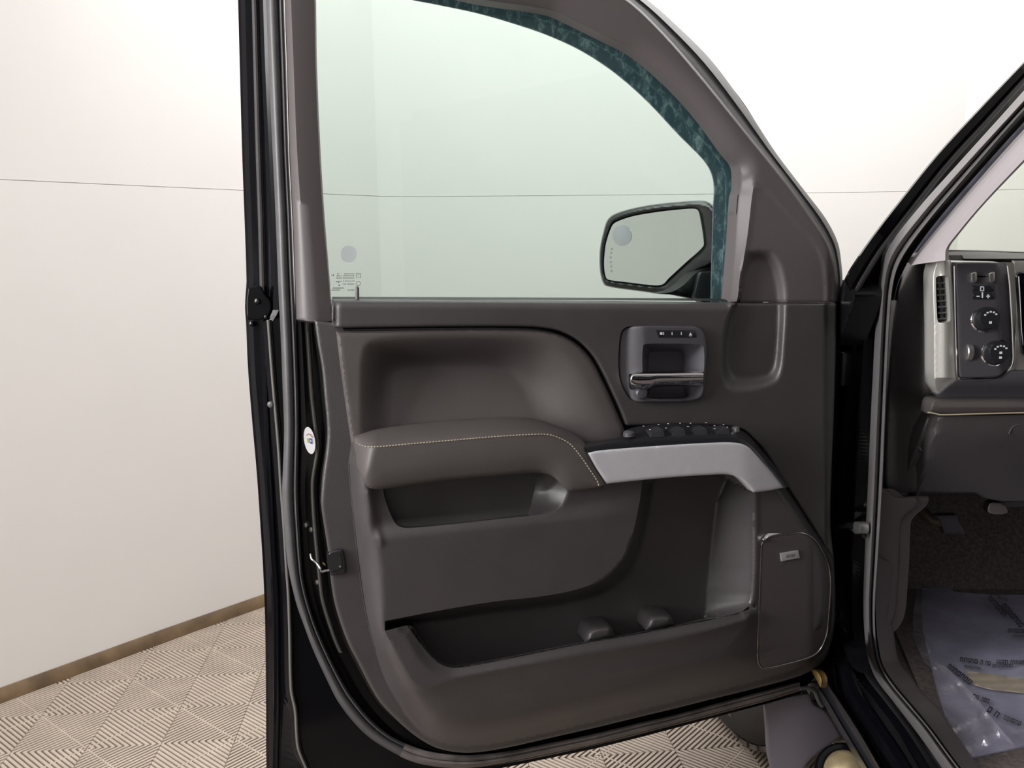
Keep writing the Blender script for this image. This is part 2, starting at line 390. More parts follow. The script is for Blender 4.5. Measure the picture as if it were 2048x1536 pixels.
def clip(poly, a, b, c):
    out = []
    for i in range(len(poly)):
        p, q = poly[i], poly[(i+1) % len(poly)]; dp, dq = a*p[0]+b*p[1]-c, a*q[0]+b*q[1]-c
        if dp <= 0: out.append(p)
        if dp*dq < 0: t = dp/(dp-dq); out.append((p[0]+t*(q[0]-p[0]), p[1]+t*(q[1]-p[1])))
    return out
def tile_mesh():
    V, Fc = [], []; q = 0.2; gap = 0.0005; h = 0.012
    def prism(poly, top):
        if len(poly) < 3: return
        b = len(V); n = len(poly); ctr = np.mean(poly, 0)
        for p in poly: V.append((p[0], p[1], top-h))
        for p in poly: V.append((p[0], p[1], top-0.0014))
        for p in poly:
            d = np.array(p)-ctr; d = d*(1-0.0016/max(0.004, np.linalg.norm(d))); V.append((*(ctr+d), top))
        for r in (0, 1):
            for i in range(n):
                j = (i+1) % n; Fc.append((b+r*n+i, b+r*n+j, b+(r+1)*n+j, b+(r+1)*n+i))
        Fc.append([b+2*n+i for i in range(n)])
    pitch = 0.2*math.sqrt(2)/22; wd_ = 0.0076
    for i in range(2):
        for j in range(2):
            s = 1 if (i+j) % 2 == 0 else -1
            d = np.array([1, s])/math.sqrt(2); nn = np.array([-d[1], d[0]]); c0 = np.array([(i+.5)*q, (j+.5)*q])
            for k in range(-11, 12):
                o = k*pitch; c = c0+nn*o
                for e0, e1 in ((-0.3, -0.002), (0.002, 0.3)):
                    P = [c+d*e0-nn*wd_/2, c+d*e1-nn*wd_/2, c+d*e1+nn*wd_/2, c+d*e0+nn*wd_/2]
                    for (a, b, cc) in ((1, 0, (i+1)*q-gap), (-1, 0, -i*q-gap), (0, 1, (j+1)*q-gap), (0, -1, -j*q-gap)):
                        P = clip(P, a, b, cc)
                    prism(P, 0.0)
            P = [c0-nn*0.139-d*0.0021, c0-nn*0.139+d*0.0021, c0+nn*0.139+d*0.0021, c0+nn*0.139-d*0.0021]
            prism(P, -0.0006)
    me = bpy.data.meshes.new('floor_tile'); W = []
    for x, y, z in V:
        g = E1*x+E2*y; W.append((g[0], g[1], z))
    me.from_pydata(W, [], [list(f)[::-1] for f in Fc]); me.update(); me.materials.append(M['tile']); return me
TILE = tile_mesh(); RP = np.array(ROOM)
for i in range(-7, 10):
    for j in range(-5, 7):
        g = FO+E1*0.4*i+E2*0.4*j; c = g+(E1+E2)*0.2
        if c[1] < 0.9 or c[0] > 2.1 or c[0] < -2.4 or not inside(np.array([c, g, g+E1*0.4, g+E2*0.4, g+(E1+E2)*0.4]), RP).any(): continue
        o = bpy.data.objects.new('floor_tile', TILE); COL.objects.link(o); o.parent = floor; o.location = (g[0], g[1], 0)

def panel_run(name, pts, z0, z1, parent, thick=0.03, mt=None):
    P = np.array(pts, float); d = np.gradient(P, axis=0); d /= np.linalg.norm(d, axis=1)[:, None]; out = np.stack([-d[:, 1], d[:, 0]], 1)
    Q = P+out*thick
    rows = [np.c_[P, np.full(len(P), z0)], np.c_[P, np.full(len(P), z1)], np.c_[Q, np.full(len(P), z1)], np.c_[Q, np.full(len(P), z0)]]
    return skin(name, rows, mt or M['wall'], parent, closed=True, caps=True, sharp=45)
def wall(name, runs, zc=3.0):
    allp = [p for r in runs for p in r]; w = None
    P = [runs[0][0]]+[p for r in runs for p in r[1:]]
    o = panel_run(name, P, -0.01, zc, None, thick=0.05, mt=M['joint']); o['kind'] = 'structure'
    # shift the backing behind the panels
    Q = np.array(P); d = np.gradient(Q, axis=0); d /= np.linalg.norm(d, axis=1)[:, None]
    for r in runs:
        r = np.array(r, float); e0 = (r[1]-r[0])/np.linalg.norm(r[1]-r[0]); e1 = (r[-1]-r[-2])/np.linalg.norm(r[-1]-r[-2])
        r2 = r.copy(); r2[0] += e0*0.0012; r2[-1] -= e1*0.0012
        dd = np.gradient(r2, axis=0); dd /= np.linalg.norm(dd, axis=1)[:, None]; r2 = r2-np.stack([-dd[:, 1], dd[:, 0]], 1)*0.008
        panel_run('wall_panel', r2, 0.0, 1.5610, o, thick=0.0075)
        panel_run('wall_panel', r2, 1.5626, 2.99, o, thick=0.0075)
    return o
wall('wall_left', [ROOM[0:5]])
wall('wall_back', [ROOM[4:9], ROOM[8:11]])
wall('wall_right', [ROOM[10:12]])
wall('wall_front', [[ROOM[11], (0.5, -2.6)], [(0.5, -2.6), ROOM[12]]])
wall('wall_side', [[ROOM[12], ROOM[0]]])
ce = mesh('ceiling', [(x, y, z) for z in (3.0, 3.05) for x, y in ((-3.3, -2.7), (4.3, -2.7), (4.3, 4.1), (-3.3, 4.1))],
          [(3, 2, 1, 0), (4, 5, 6, 7), (0, 1, 5, 4), (1, 2, 6, 5), (2, 3, 7, 6), (3, 0, 4, 7)], M['ceil'], sharp=None); ce['kind'] = 'structure'
def baseboard(name, pts):
    P = np.array(pts, float); d = np.gradient(P, axis=0); d /= np.linalg.norm(d, axis=1)[:, None]; inn = -np.stack([-d[:, 1], d[:, 0]], 1)
    rows = [np.c_[P+inn*o, np.full(len(P), z)] for o, z in ((0.009, 0.0), (0.026, 0.0), (0.026, 0.012), (0.020, 0.030), (0.013, 0.042), (0.009, 0.043))]
    o = skin(name, rows, M['baseboard'], None, closed=True, caps=True, sharp=30); o['kind'] = 'structure'
baseboard('baseboard_left', ROOM[0:5]); baseboard('baseboard_back', ROOM[4:11])

# ------------------------------------------------------------------ the open door
door = thing('truck_door', 'open black truck door with dark grey trim panel, seen from its inner side', 'door', DOOR.at([(1100, 1490)], -0.06)[0])
def D(px, py, w=0.0): return DOOR.at([(px, py)], w)[0]
DU = _e; DN = DOOR.n

L0 = cr([(470, -200), (476, 0), (484, 300), (493, 560), (491, 590), (490, 617), (492, 645), (496, 737), (505, 850), (513, 940), (520, 1040), (526, 1135), (530, 1240), (532, 1400), (533, 1536), (540, 1625)])
LG = cr([(501, -200), (508, 0), (512, 150), (516, 300), (521, 450), (525, 600), (530, 700), (536, 850), (541, 950), (549, 1100), (555, 1200), (556, 1330), (555, 1450), (551, 1625)])
SA = [(528, -200), (532, 0), (538, 150), (545, 300), (551, 430), (556, 560), (562, 690), (566, 800), (568, 860), (566, 930), (564, 1000), (569, 1060), (573, 1110), (579, 1150), (593, 1209), (606, 1246), (625, 1297), (652, 1356), (677, 1405), (716, 1454), (752, 1485), (820, 1521), (880, 1534), (950, 1535), (1020, 1523), (1100, 1507), (1191, 1488), (1287, 1463), (1350, 1447), (1437, 1424), (1528, 1400), (1600, 1378)]
SB = [(562, -200), (568, 0), (573, 150), (577, 300), (583, 430), (588, 560), (594, 690), (597, 780), (598, 860), (597, 930), (597, 1000), (600, 1060), (603, 1110), (607, 1160), (625, 1231), (640, 1270), (660, 1314), (685, 1362), (706, 1395), (740, 1436), (777, 1468), (830, 1494), (880, 1506), (940, 1510), (1010, 1503), (1095, 1486), (1187, 1467), (1283, 1444), (1346, 1430), (1434, 1406), (1525, 1382), (1600, 1362)]
SAc, SBc = resamp(cr(SA), 220), resamp(cr(SB), 220)
EDGE = cr([(629, 640), (636, 690), (644, 736), (649, 790), (655, 860), (653, 900), (646, 950), (643, 985), (642, 1010), (650, 1065), (657, 1110), (660, 1148), (667, 1197), (679, 1241), (696, 1287), (716, 1326), (740, 1373), (760, 1405), (789, 1436), (820, 1464), (854, 1487), (880, 1498), (920, 1505), (960, 1504), (1020, 1494), (1100, 1476), (1192, 1455), (1287, 1432), (1350, 1417), (1437, 1395), (1498, 1380), (1560, 1364), (1600, 1352)], per=4)
HEM = cr([(537, 640), (546, 760), (554, 850), (558, 900), (563, 980), (569, 1060), (574, 1140), (577, 1180), (580, 1260), (583, 1380), (591, 1420), (594, 1470), (598, 1500), (616, 1545), (640, 1625)])
HEMU = cr([(526, -200), (531, 0), (536, 150), (543, 300), (549, 430), (553, 560), (548, 640)])
HEMF = np.vstack([HEMU[:-1], HEM])

sh = lambda Ln, dx, dy=0: np.asarray(Ln)+np.array([dx, dy])
# outer sheet metal and the shut face
loft('shut_face', [sh(L0, 12), L0, sh(L0, 5), sh(L0, 14), sh(LG, -8), sh(LG, 8), sh(HEMF, -12), sh(HEMF, -5), sh(HEMF, 8)],
     [-0.135, -0.112, -0.108, -0.096, -0.092, -0.090, -0.074, -0.066, -0.060], M['paint'], door, n=140, sharp=None)
LGu = resamp(LG, 200)[:92]; LGl = resamp(LG, 200)[100:]
loft('groove_strip', [sh(LGu, -5), sh(LGu, -4), LGu, sh(LGu, 4), sh(LGu, 5.5)], [-0.092, -0.087, -0.086, -0.0865, -0.091], M['plastic'], door, n=60, sharp=None)  # lighter strip set along the groove of the black shut face
loft('shut_face_rib', [sh(LGl, -4), sh(LGl, -2), LGl, sh(LGl, 2.5), sh(LGl, 5)], [-0.093, -0.089, -0.0875, -0.088, -0.091], M['paint'], door, n=60, sharp=None)
loft('hem_glint', [sh(HEM, -4), sh(HEM, -2.6), sh(HEM, -0.6), sh(HEM, 1.6), sh(HEM, 4)], [-0.066, -0.058, -0.0555, -0.056, -0.064], M['glint'], door, n=120, sharp=None)  # reflection on the black hem, put into the colour of a grey strip
innersheet = np.vstack([sh(HEM, 4), [(760, 1600), (919, 1552), (1020, 1533), (1100, 1516), (1191, 1497), (1287, 1473), (1437, 1433), (1560, 1400), (1600, 1388), (1650, 1330), (1665, 1100), (1668, 700), (1660, 620), (640, 630)]])
relief('inner_sheet', innersheet, -0.061, M['paint'], door, step=24, skirt=0.05)
skinout = np.vstack([sh(L0, 6)[12:], [(760, 1585), (940, 1540), (1100, 1512), (1287, 1470), (1437, 1430), (1560, 1397), (1640, 1340), (1660, 1100), (1664, 700), (1650, 615), (500, 610)]])
relief('outer_skin', skinout, lambda P: -0.135-0.02*np.sin(np.clip((P[:, 1]-600)/900, 0, 1)*math.pi), M['paint'], door, step=40, skirt=0.0)
# weatherstrip
def mixl(f): return SAc*(1-f)+SBc*f
loft('weatherstrip', [mixl(f) for f in (0, 0.06, 0.18, 0.34, 0.5, 0.62, 0.68, 0.73, 0.82, 0.93, 1)],
     [-0.052, -0.041, -0.0345, -0.031, -0.032, -0.035, -0.041, -0.035, -0.032, -0.035, -0.05], M['rubber'], door, n=260, sharp=60)
FLB = cr([(600, 1600), (760, 1572), (940, 1545), (1020, 1532), (1100, 1516), (1191, 1497), (1287, 1472), (1350, 1455), (1437, 1433), (1495, 1418), (1560, 1400), (1604, 1386)])
loft('lower_flange', [resamp(SAc[150:], 60)+[0, 1], resamp(FLB[18:], 60)-[0, 2], resamp(FLB[18:], 60), resamp(FLB[18:], 60)+[0, -2]], [-0.05, -0.075, -0.082, -0.12], M['rubberdusty'], door, n=80)
loft('sill_seal', [mixl(f)[150:] for f in (0.0, 0.12, 0.3, 0.45, 0.5, 0.55, 0.75, 0.95, 1)], [-0.048, -0.030, -0.0245, -0.027, -0.031, -0.027, -0.0255, -0.030, -0.05], M['rubberdusty'], door, n=90, sharp=60)

# channel between the strip and the trim, with its pressed ridge
EDc = resamp(EDGE, 160)
i0 = int(np.argmin(np.linalg.norm(SBc-np.array([591, 640]), axis=1))); SBl = resamp(SBc[i0:], 160)
tt = np.linspace(0, 1, 160)
RDG = resamp(cr([(614, 641), (618, 700), (624, 790), (630, 843), (636, 895), (631, 930), (626, 965), (628, 1025), (635, 1109), (639, 1144), (645, 1196), (659, 1245), (676, 1292), (697, 1332), (723, 1378), (745, 1410), (773, 1442), (806, 1471), (842, 1492), (880, 1503), (935, 1508), (1020, 1498), (1100, 1480), (1192, 1459), (1287, 1436), (1437, 1399), (1600, 1356)]), 160)
mid = SBl*0.55+RDG*0.45
loft('door_channel', [SBl, SBl*0.85+RDG*0.15, mid, RDG-[6, 0], RDG+[8, 0], EDc*0.75+RDG*0.25, EDc+[6, 0]],
     [-0.045, -0.056, -0.055, -0.051, -0.052, -0.053, -0.05], M['paintdull'], door, n=200, sharp=None)
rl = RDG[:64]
loft('ridge_glint', [rl-[6, 0], rl-[4, 0], rl-[1, 0], rl+[2, 0], rl+[6, 0]], [-0.054, -0.045, -0.042, -0.043, -0.054], M['glint'], door, n=120, sharp=None)  # gloss on the pressed ridge, painted as an added grey strip

# sticker on the channel
def tilt_ell(cx, cy, rx, ry, k, n=28): return np.array([(cx+rx*math.cos(a)+k*ry*math.sin(a), cy+ry*math.sin(a)) for a in np.linspace(0, 2*math.pi, n, endpoint=False)])
st = relief('round_sticker', tilt_ell(619, 881, 11, 27, 0.14), -0.036, M['white'], door, step=6, skirt=0.001, label='white round sticker')
for nm, q, mt in (('sticker_mark', [(613.5, 876), (617, 876), (617.6, 885), (614.5, 885)], 'green'), ('sticker_mark', [(619, 876.2), (623.8, 877.5), (624.2, 888.5), (620, 886.5)], 'blue'), ('sticker_mark', [(620.6, 879.3), (622.6, 879.9), (622.8, 884.9), (621, 884.1)], 'white')):
    relief(nm, q, -0.0352 if mt != 'white' else -0.0347, M[mt], st, step=5, skirt=0)
relief('sticker_mark', [(612.5, 870.5), (616, 866.5), (621, 868.5), (626, 875), (625, 876), (620.5, 870.5), (616, 868.5), (613, 871.5)], -0.0352, M['red'], st, step=5, skirt=0)

# latch bracket, bolts, plugs on the shut face
relief('hinge_bracket', cr([(497, 574, 1), (520, 572), (531, 590), (541, 602), (543, 618), (536, 632), (520, 640), (495, 640, 1), (493, 605)]), -0.063, M['paint'], door, step=6, skirt=0.012, rpx=3, rdep=0.002)
def bolt(px, py, w, r, mt='steel', parent=door, name='bolt', ax=None):
    ax = DN-0.55*DU if ax is None else ax
    return lathe(name, D(px, py, w), ax, [(r, -0.004), (r, 0.001), (r*0.85, 0.0025), (r*0.4, 0.0034), (0.0001, 0.0036)], M[mt], parent, segs=14)
for b in ((514.5, 603, -0.062, 0.0055), (503, 648, -0.088, 0.0048), (532, 634, -0.065, 0.004)): bolt(*b, mt='paintdull')
bolt(541, 809, -0.063, 0.006, 'rubber', name='plug')
for b in ((611, 1050, -0.052, 0.005), (622, 1059, -0.052, 0.005), (634, 1164, -0.050, 0.005)): bolt(*b, mt='steel')

# ---- window frame
loft('pillar_cover', [cr(q) for q in ([(563, -200), (569, 0), (574, 150), (578, 300), (584, 430), (589, 560), (591, 637)], [(569, -200), (574, 0), (580, 150), (585, 300), (591, 430), (596, 560), (599, 640)],
     [(576, -200), (582, 0), (588, 150), (594, 300), (603, 430), (614, 560), (621, 643)], [(596, -200), (602, 0), (607, 150), (612, 300), (621, 430), (632, 560), (639, 644)],
     [(624, -200), (629, 0), (631, 130), (638, 300), (646, 430), (657, 560), (663, 643)], [(627, -200), (632, 0), (634, 130), (641, 300), (649, 430), (659, 555), (665, 641)])],
     [-0.040, -0.016, -0.004, -0.006, -0.012, -0.045], M['frameplastic'], door, n=70, sharp=60)
loft('pillar_cover_edge', [cr(q) for q in ([(591, 637), (600, 641), (613, 643), (628, 645), (645, 643.5), (663, 642)], [(591, 639), (600, 643), (613, 645), (628, 647), (645, 645.5), (663, 644)])], [-0.006, -0.04], M['frameplastic'], door, n=20)
SEAM = cr([(760, -205), (900, -172), (1050, -115), (1160, -60), (1258, 0), (1331, 69), (1404, 153), (1495, 266), (1568, 357), (1634, 449), (1659, 492), (1669, 525), (1673, 560), (1674, 603)])
SIL = cr([(770, -245), (905, -212), (1070, -150), (1190, -75), (1295, 0), (1349, 47), (1422, 120), (1495, 219), (1550, 303), (1605, 376), (1652, 438), (1676, 486), (1683, 529), (1685, 560), (1684, 610)])
INN = cr([(630, -95), (740, -62), (850, -28), (955, -2), (1100, 21), (1143, 39), (1207, 71), (1272, 105), (1341, 163), (1401, 228), (1457, 304), (1476, 328), (1480, 345), (1479.5, 374), (1475, 394), (1467, 500), (1458, 604)])
arch = np.vstack([SEAM, [(1673.5, 604), (1458.5, 604.5)], INN[::-1], [(620, -150), (660, -215)]])
bev = cr([(1487, 338), (1497, 342), (1508, 352), (1503, 400), (1495, 470), (1484, 540), (1476, 604)])
tri = cr([(1512, 356, 1), (1540, 385), (1600, 452), (1628, 483), (1645, 515), (1652, 560), (1653, 604, 1)])
SCO = cr([(1492, 505), (1503, 500), (1537, 499), (1549, 505), (1564, 528), (1572, 559), (1575, 584), (1574, 626), (1569, 688), (1564, 745), (1553, 766), (1520, 780), (1472, 786), (1449, 778), (1441, 749), (1444, 688), (1451, 647), (1462, 617), (1474, 600), (1479, 559), (1485, 522)], closed=True)
SCI = cr([(1500, 530), (1510, 520), (1528, 522), (1538, 534), (1546, 560), (1551, 590), (1553, 626), (1552, 688), (1546, 730), (1535, 745), (1510, 752), (1475, 752), (1462, 742), (1456, 720), (1458, 680), (1464, 640), (1473, 612), (1484, 590), (1490, 550)], closed=True)
def scoop(P): return -0.020*ss(ramp(P, SCO, SCI))
bevpoly = np.vstack([bev, [(1458, 604), (1470, 450), (1480, 345)]])
tripoly = np.vstack([tri, [(1476, 604), (1495, 470), (1508, 352)]])
def w_arch(P):
    dI = linedist(INN, P); dS = linedist(SEAM, P)
    w = -0.012+0.020*rnd(dI/42); w = w-0.008*(1-ss(dS/6))
    b = inside(P, bevpoly); db = linedist(bev, P); q = db/(db+dI+1e-6)
    g = ss((P[:, 1]-338)/40); w = np.where(b, w*(1-g)+(-0.016+0.024*(1-q))*g, w)
    f = g*(P[:, 0] > 1480)*(~b); wf_ = 0.008-0.004*ss((P[:, 0]-1655)/10)-0.005*(1-ss(dS/6))
    w = w*(1-f)+wf_*f
    t = inside(P, tripoly) & ~b; w = np.where(t, w-0.0018*ss(linedist(tri, P)/5)*ss((P[:, 1]-365)/25)*ss(db/10), w)
    return w+scoop(P)
relief('frame_trim', arch, w_arch, M['frameplastic'], door, step=4.5, curves=[bev, tri, SCO, SCI], skirt=0.035, rpx=5, rdep=0.003, sharp=55)
t_ = lambda a, b: (lambda t: a+(b-a)*t)
def mx(A, B, f, n=120): return resamp(A, n)*(1-f)+resamp(B, n)*f
loft('frame_seal', [mx(SEAM, SIL, f) for f in (-0.03, 0.06, 0.3, 0.45, 0.52, 0.6, 0.85, 1.0)], [-0.008, -0.010, -0.018, -0.024, -0.024, -0.020, -0.034, -0.065], M['rubber'], door, n=120, sharp=60)
# outer frame, seen through the pane
TEAL = cr([(600, -75), (700, -48), (809, -4), (870, 9), (955, 27), (1041, 52), (1100, 73), (1164, 103), (1229, 146), (1293, 202), (1358, 271), (1401, 314), (1419, 339), (1427, 368), (1425.5, 420), (1424, 473), (1422, 540), (1421, 597), (1420, 625)])
INO = cr([(610, -125), (740, -92), (850, -58), (960, -34), (1105, -8), (1150, 10), (1220, 44), (1290, 82), (1362, 144), (1424, 212), (1482, 290), (1500, 325), (1506, 350), (1504, 394), (1495, 500), (1485, 625)])
loft('outer_seal', [sh(mx(TEAL, INO, 0), 0, 0), mx(TEAL, INO, 0.02), mx(TEAL, INO, 0.30), mx(TEAL, INO, 0.34), mx(TEAL, INO, 0.42), mx(TEAL, INO, 0.70), mx(TEAL, INO, 1)],
     [-0.112, -0.094, -0.090, -0.082, -0.080, -0.076, -0.06], M['dustseal'], door, n=120, sharp=40)
loft('outer_frame', [mx(TEAL, INO, 0.0), mx(TEAL, INO, 0.9), mx(TEAL, INO, 1.6)], [-0.113, -0.125, -0.11], M['paint'], door, n=120, sharp=40)
glass = relief('window_glass', cr([(618, -115), (740, -80), (850, -45), (958, -15), (1103, 8), (1215, 58), (1282, 94), (1352, 154), (1412, 220), (1468, 297), (1490, 335), (1490, 400), (1480, 520), (1472, 640, 1), (640, 640, 1), (630, 400), (620, 100)]), -0.052, M['glass'], door, step=60, skirt=0.004, back=True, sharp=None)
relief('glass_sticker', ELL(697.5, 508, 16, 17), -0.0515, M['glasssticker'], glass, step=6, skirt=0.0005, label='white round sticker')
# etched marks of the pane
def bar(name, x0, y0, x1, y1, w, mt, parent): return relief(name, [(x0, y0), (x1, y0), (x1, y1), (x0, y1)], w, M[mt], parent, step=60, skirt=0)
etch = []
def bars_mesh(name, rects, w, mt, parent, kind=None):
    V, Fc = [], []
    for x0, y0, x1, y1 in rects:
        b = len(V); V += list(DOOR.at([(x0, y0), (x1, y0), (x1, y1), (x0, y1)], w)); Fc.append((b, b+3, b+2, b+1))
    return mesh(name, V, Fc, M[mt], parent, sharp=None, kind=kind)
R = []
def glyph_row(x0, x1, y, h=2.2):
    x = x0
    while x < x1:
        g = 1.2+rng.random()*1.6; R.append((x, y, min(x+g, x1), y+h)); x += g+0.7+(1.6 if rng.random() < 0.14 else 0)
for a in ((674, 678, 546.5), (688, 709, 546.5), (673, 684, 550.5), (687, 709, 550.5), (673, 709, 555), (686, 709, 561), (686, 708, 567), (672, 683, 562), (666, 690, 575), (664, 680, 579), (695, 708, 579)): glyph_row(a[0], a[1], a[2])
R += [(712, 546, 722, 547.3), (712, 554.5, 722, 555.8), (712, 546, 713.3, 555.8), (720.8, 546, 722, 555.8), (715, 549.5, 719, 550.7), (676, 563, 678, 566), (677, 569, 680, 572), (663, 549, 664, 552), (665.5, 549, 668, 552)]
bars_mesh('etched_text', R, -0.0514, 'etch', glass, kind='stuff')
relief('etched_stamp', ELL(716.5, 567, 5, 5), -0.0514, M['etch'], glass, step=5, skirt=0, holes=[ELL(716.5, 567, 3.6, 3.6)])
# beltline seal and lock knob
loft('belt_seal', [cr(q) for q in ([(664, 593.5), (1100, 595), (1425, 597), (1462, 598)], [(664, 595.5), (1100, 597), (1425, 599), (1462, 600)], [(664, 599), (1100, 600), (1425, 602), (1462, 603)])], [-0.046, -0.030, -0.02], M['rubberblack'], door, n=50)
lk = [D(714.5, y, w) for y, w in ((612, -0.006), (604, -0.008), (590, -0.008), (577, -0.008), (574, -0.008), (572.4, -0.008))]
tube('lock_knob', lk, [0.0036, 0.0036, 0.0034, 0.0034, 0.0028, 0.001], M['frameplastic'], door, segs=12)
lathe('lock_collar', D(715, 606.5, -0.006), (0, 0, 1), [(0.0085, -0.004), (0.0085, 0), (0.006, 0.0022), (0.0036, 0.003)], M['plastic'], door, segs=16)

# ---- the trim panel
RIGHT = [(1632, 1336), (1655, 1309), (1667, 1264), (1671, 1200), (1668, 1120), (1661, 1050), (1663, 950), (1667, 850), (1671, 720), (1673, 607)]
TRIM = np.vstack([EDGE, cr([(1600, 1352)]+RIGHT, per=4)[1:], [(1458, 606), (1100, 602), (668, 600), (664, 645)]])
GRV = [(671, 659, 1), (760, 657.5), (900, 655.5), (1020, 655.5), (1080, 658), (1120, 666), (1155, 684), (1183, 712), (1204, 748), (1224, 790), (1241, 828), (1252, 858, 1)]
BODYO = cr([(697, 925, 1), (703, 1000), (720, 1150), (733, 1231), (751, 1304), (775, 1370), (815, 1432), (860, 1478), (920, 1495), (1000, 1488), (1200, 1443), (1400, 1392), (1560, 1350), (1630, 1318), (1660, 1262), (1664, 1190), (1657, 1105), (1620, 1045), (1572, 972), (1530, 905), (1500, 880, 1), (1300, 862), (900, 862), (705, 872, 1)], closed=True)
BODYI = cr([(733, 975), (742, 1015), (752, 1055), (761, 1088), (768, 1140), (770, 1190), (770, 1258), (790, 1318), (828, 1375), (880, 1418), (960, 1428), (1100, 1400), (1300, 1350), (1500, 1300), (1590, 1282), (1635, 1250), (1645, 1190), (1638, 1115), (1600, 1050), (1555, 985), (1510, 920), (1480, 892, 1), (1300, 880), (900, 880), (730, 890, 1)], closed=True)
LIP = cr([(816, 1250), (824, 1254), (832, 1266), (849, 1295), (862, 1313), (877, 1325), (895, 1332), (912, 1333.5), (989, 1321), (1163, 1286), (1300, 1262), (1420, 1238), (1472, 1227), (1488, 1220), (1499, 1208), (1504, 1190), (1507, 1140), (1507.5, 1060), (1506, 986)])
BULG = cr([(769, 1262, 1), (770, 1242, 1), (884, 1220), (989, 1203), (1094, 1191), (1163, 1176), (1210, 1155), (1243, 1121), (1263, 1074), (1278, 1010), (1286, 955, 1)])
BULG2 = cr([(771, 1261, 1), (774, 1256, 1), (884, 1240), (989, 1226), (1094, 1215), (1180, 1198), (1234, 1174), (1270, 1135), (1290, 1080), (1304, 1010), (1310, 955, 1)])
PKO = np.vstack([LIP, [(1440, 952), (1286, 955)], BULG[::-1][1:-1], [(769.5, 1261)]])
LIPI = cr([(821, 1249), (830, 1252.5), (838, 1264), (854, 1291), (866, 1308), (880, 1319), (897, 1326), (912, 1328.5), (989, 1317), (1163, 1283.5), (1300, 1259.5), (1408, 1236, 1), (1411, 1174), (1418, 1105), (1432, 1000), (1452, 958)])
PKI = np.vstack([LIPI, [(1440, 953), (1311, 955)], BULG2[::-1][1:-1]])
UPO = cr([(765, 940, 1), (767, 985), (775, 1013), (787, 1041), (797, 1052), (815, 1056), (900, 1049), (1000, 1038), (1080, 1029), (1105, 1023), (1120, 1013), (1131, 998), (1136, 980), (1134, 940, 1)], closed=True)
UPI = cr([(768, 941, 1), (770, 985), (778, 1013), (789, 1040), (798, 1049.5), (815, 1053.5), (900, 1046.5), (1000, 1035.5), (1056, 1028.5, 1), (1064, 1000), (1072, 965), (1074, 941, 1)], closed=True)
FRO = cr([(755, 1304, 1), (769, 1262, 1), (816, 1250, 1), (850, 1297), (880, 1326), (912, 1334), (989, 1322), (1163, 1287), (1300, 1263), (1420, 1239), (1472, 1228), (1515, 1215), (1515, 1300), (1500, 1350), (1200, 1420), (1000, 1470), (880, 1478), (820, 1432), (780, 1370)], closed=True)
FRI = cr([(771, 1264, 1), (814, 1252, 1), (850, 1299), (880, 1328), (912, 1336), (989, 1324), (1163, 1289), (1300, 1265), (1420, 1241), (1472, 1230), (1500, 1224), (1490, 1240), (1300, 1290), (1000, 1340), (900, 1362), (850, 1375), (828, 1366), (800, 1320)], closed=True)
HID = np.array([(684, 580), (1656, 580), (1644, 1040), (1562, 940), (1502, 872), (1430, 868), (1300, 874), (1240, 884), (1160, 898), (1090, 900), (735, 915), (718, 905), (700, 800)])
RIMR = cr([(1512, 990), (1512.5, 1060), (1512, 1140), (1509, 1192), (1503, 1212), (1490, 1225)]); RIDL = cr([(737, 985), (745, 1015), (755, 1055), (763, 1088)])
LIPB = np.array([(1300, 1262), (1420, 1238), (1472, 1227)])
def w_trim(P):
    x, y = P[:, 0], P[:, 1]
    w = 0.006+0.0*x
    w += 0.052*rnd(ramp(P, BODYO, BODYI))
    # folded-back lip over the upper pocket and over the lower pocket
    w += -0.012*ss((y-1082+0.1*(x-762))/-40)*(x > 735)*(x < 1300)*(y > 930)*ss((x-735)/25)*ss((1300-x)/150)
    w += 0.024*ramp(P, FRO, FRI)
    lipd = linedist(LIP, P)
    w += -0.007*(1-ss(lipd/24))*(inside(P, FRO))
    w += 0.0028*np.exp(-(linedist(RIMR, P)/5)**2)+0.0022*np.exp(-(linedist(RIDL, P)/5)**2)
    w += -0.050*ramp(P, UPO, UPI)
    r = ramp(P, PKO, PKI)
    right = inside(P, PKO) & (x > 1400)
    rx = np.interp(y, [986, 1060, 1140, 1190, 1208, 1220, 1227], [1506, 1507.5, 1507, 1504, 1499, 1488, 1472]); ix = np.interp(y, [955, 1000, 1105, 1174, 1237], [1454, 1432, 1418, 1411, 1408])
    sr = np.clip((rx-x)/(rx-ix), 0, 1)*np.clip(linedist(LIPB, P)/3, 0, 1)
    w += np.where(right, -0.086*np.clip(sr*1.04-0.02*0, 0, 1)**0.92, np.where(x > 1400, 0, -0.086*rnd(r)))
    w = np.where(inside(P, HID), np.minimum(w, -0.057), w)
    return w
RND = sh(LIP[-30:], 4)
trim = relief('door_trim', TRIM, w_trim, M['plastic'], door, step=4.5, curves=[np.vstack([c, c[:1]]) for c in (BODYO, BODYI, UPO, UPI, PKI, FRI, FRO)]+[LIP, BULG], skirt=0.018, rpx=7, rdep=0.006, sharp=55)
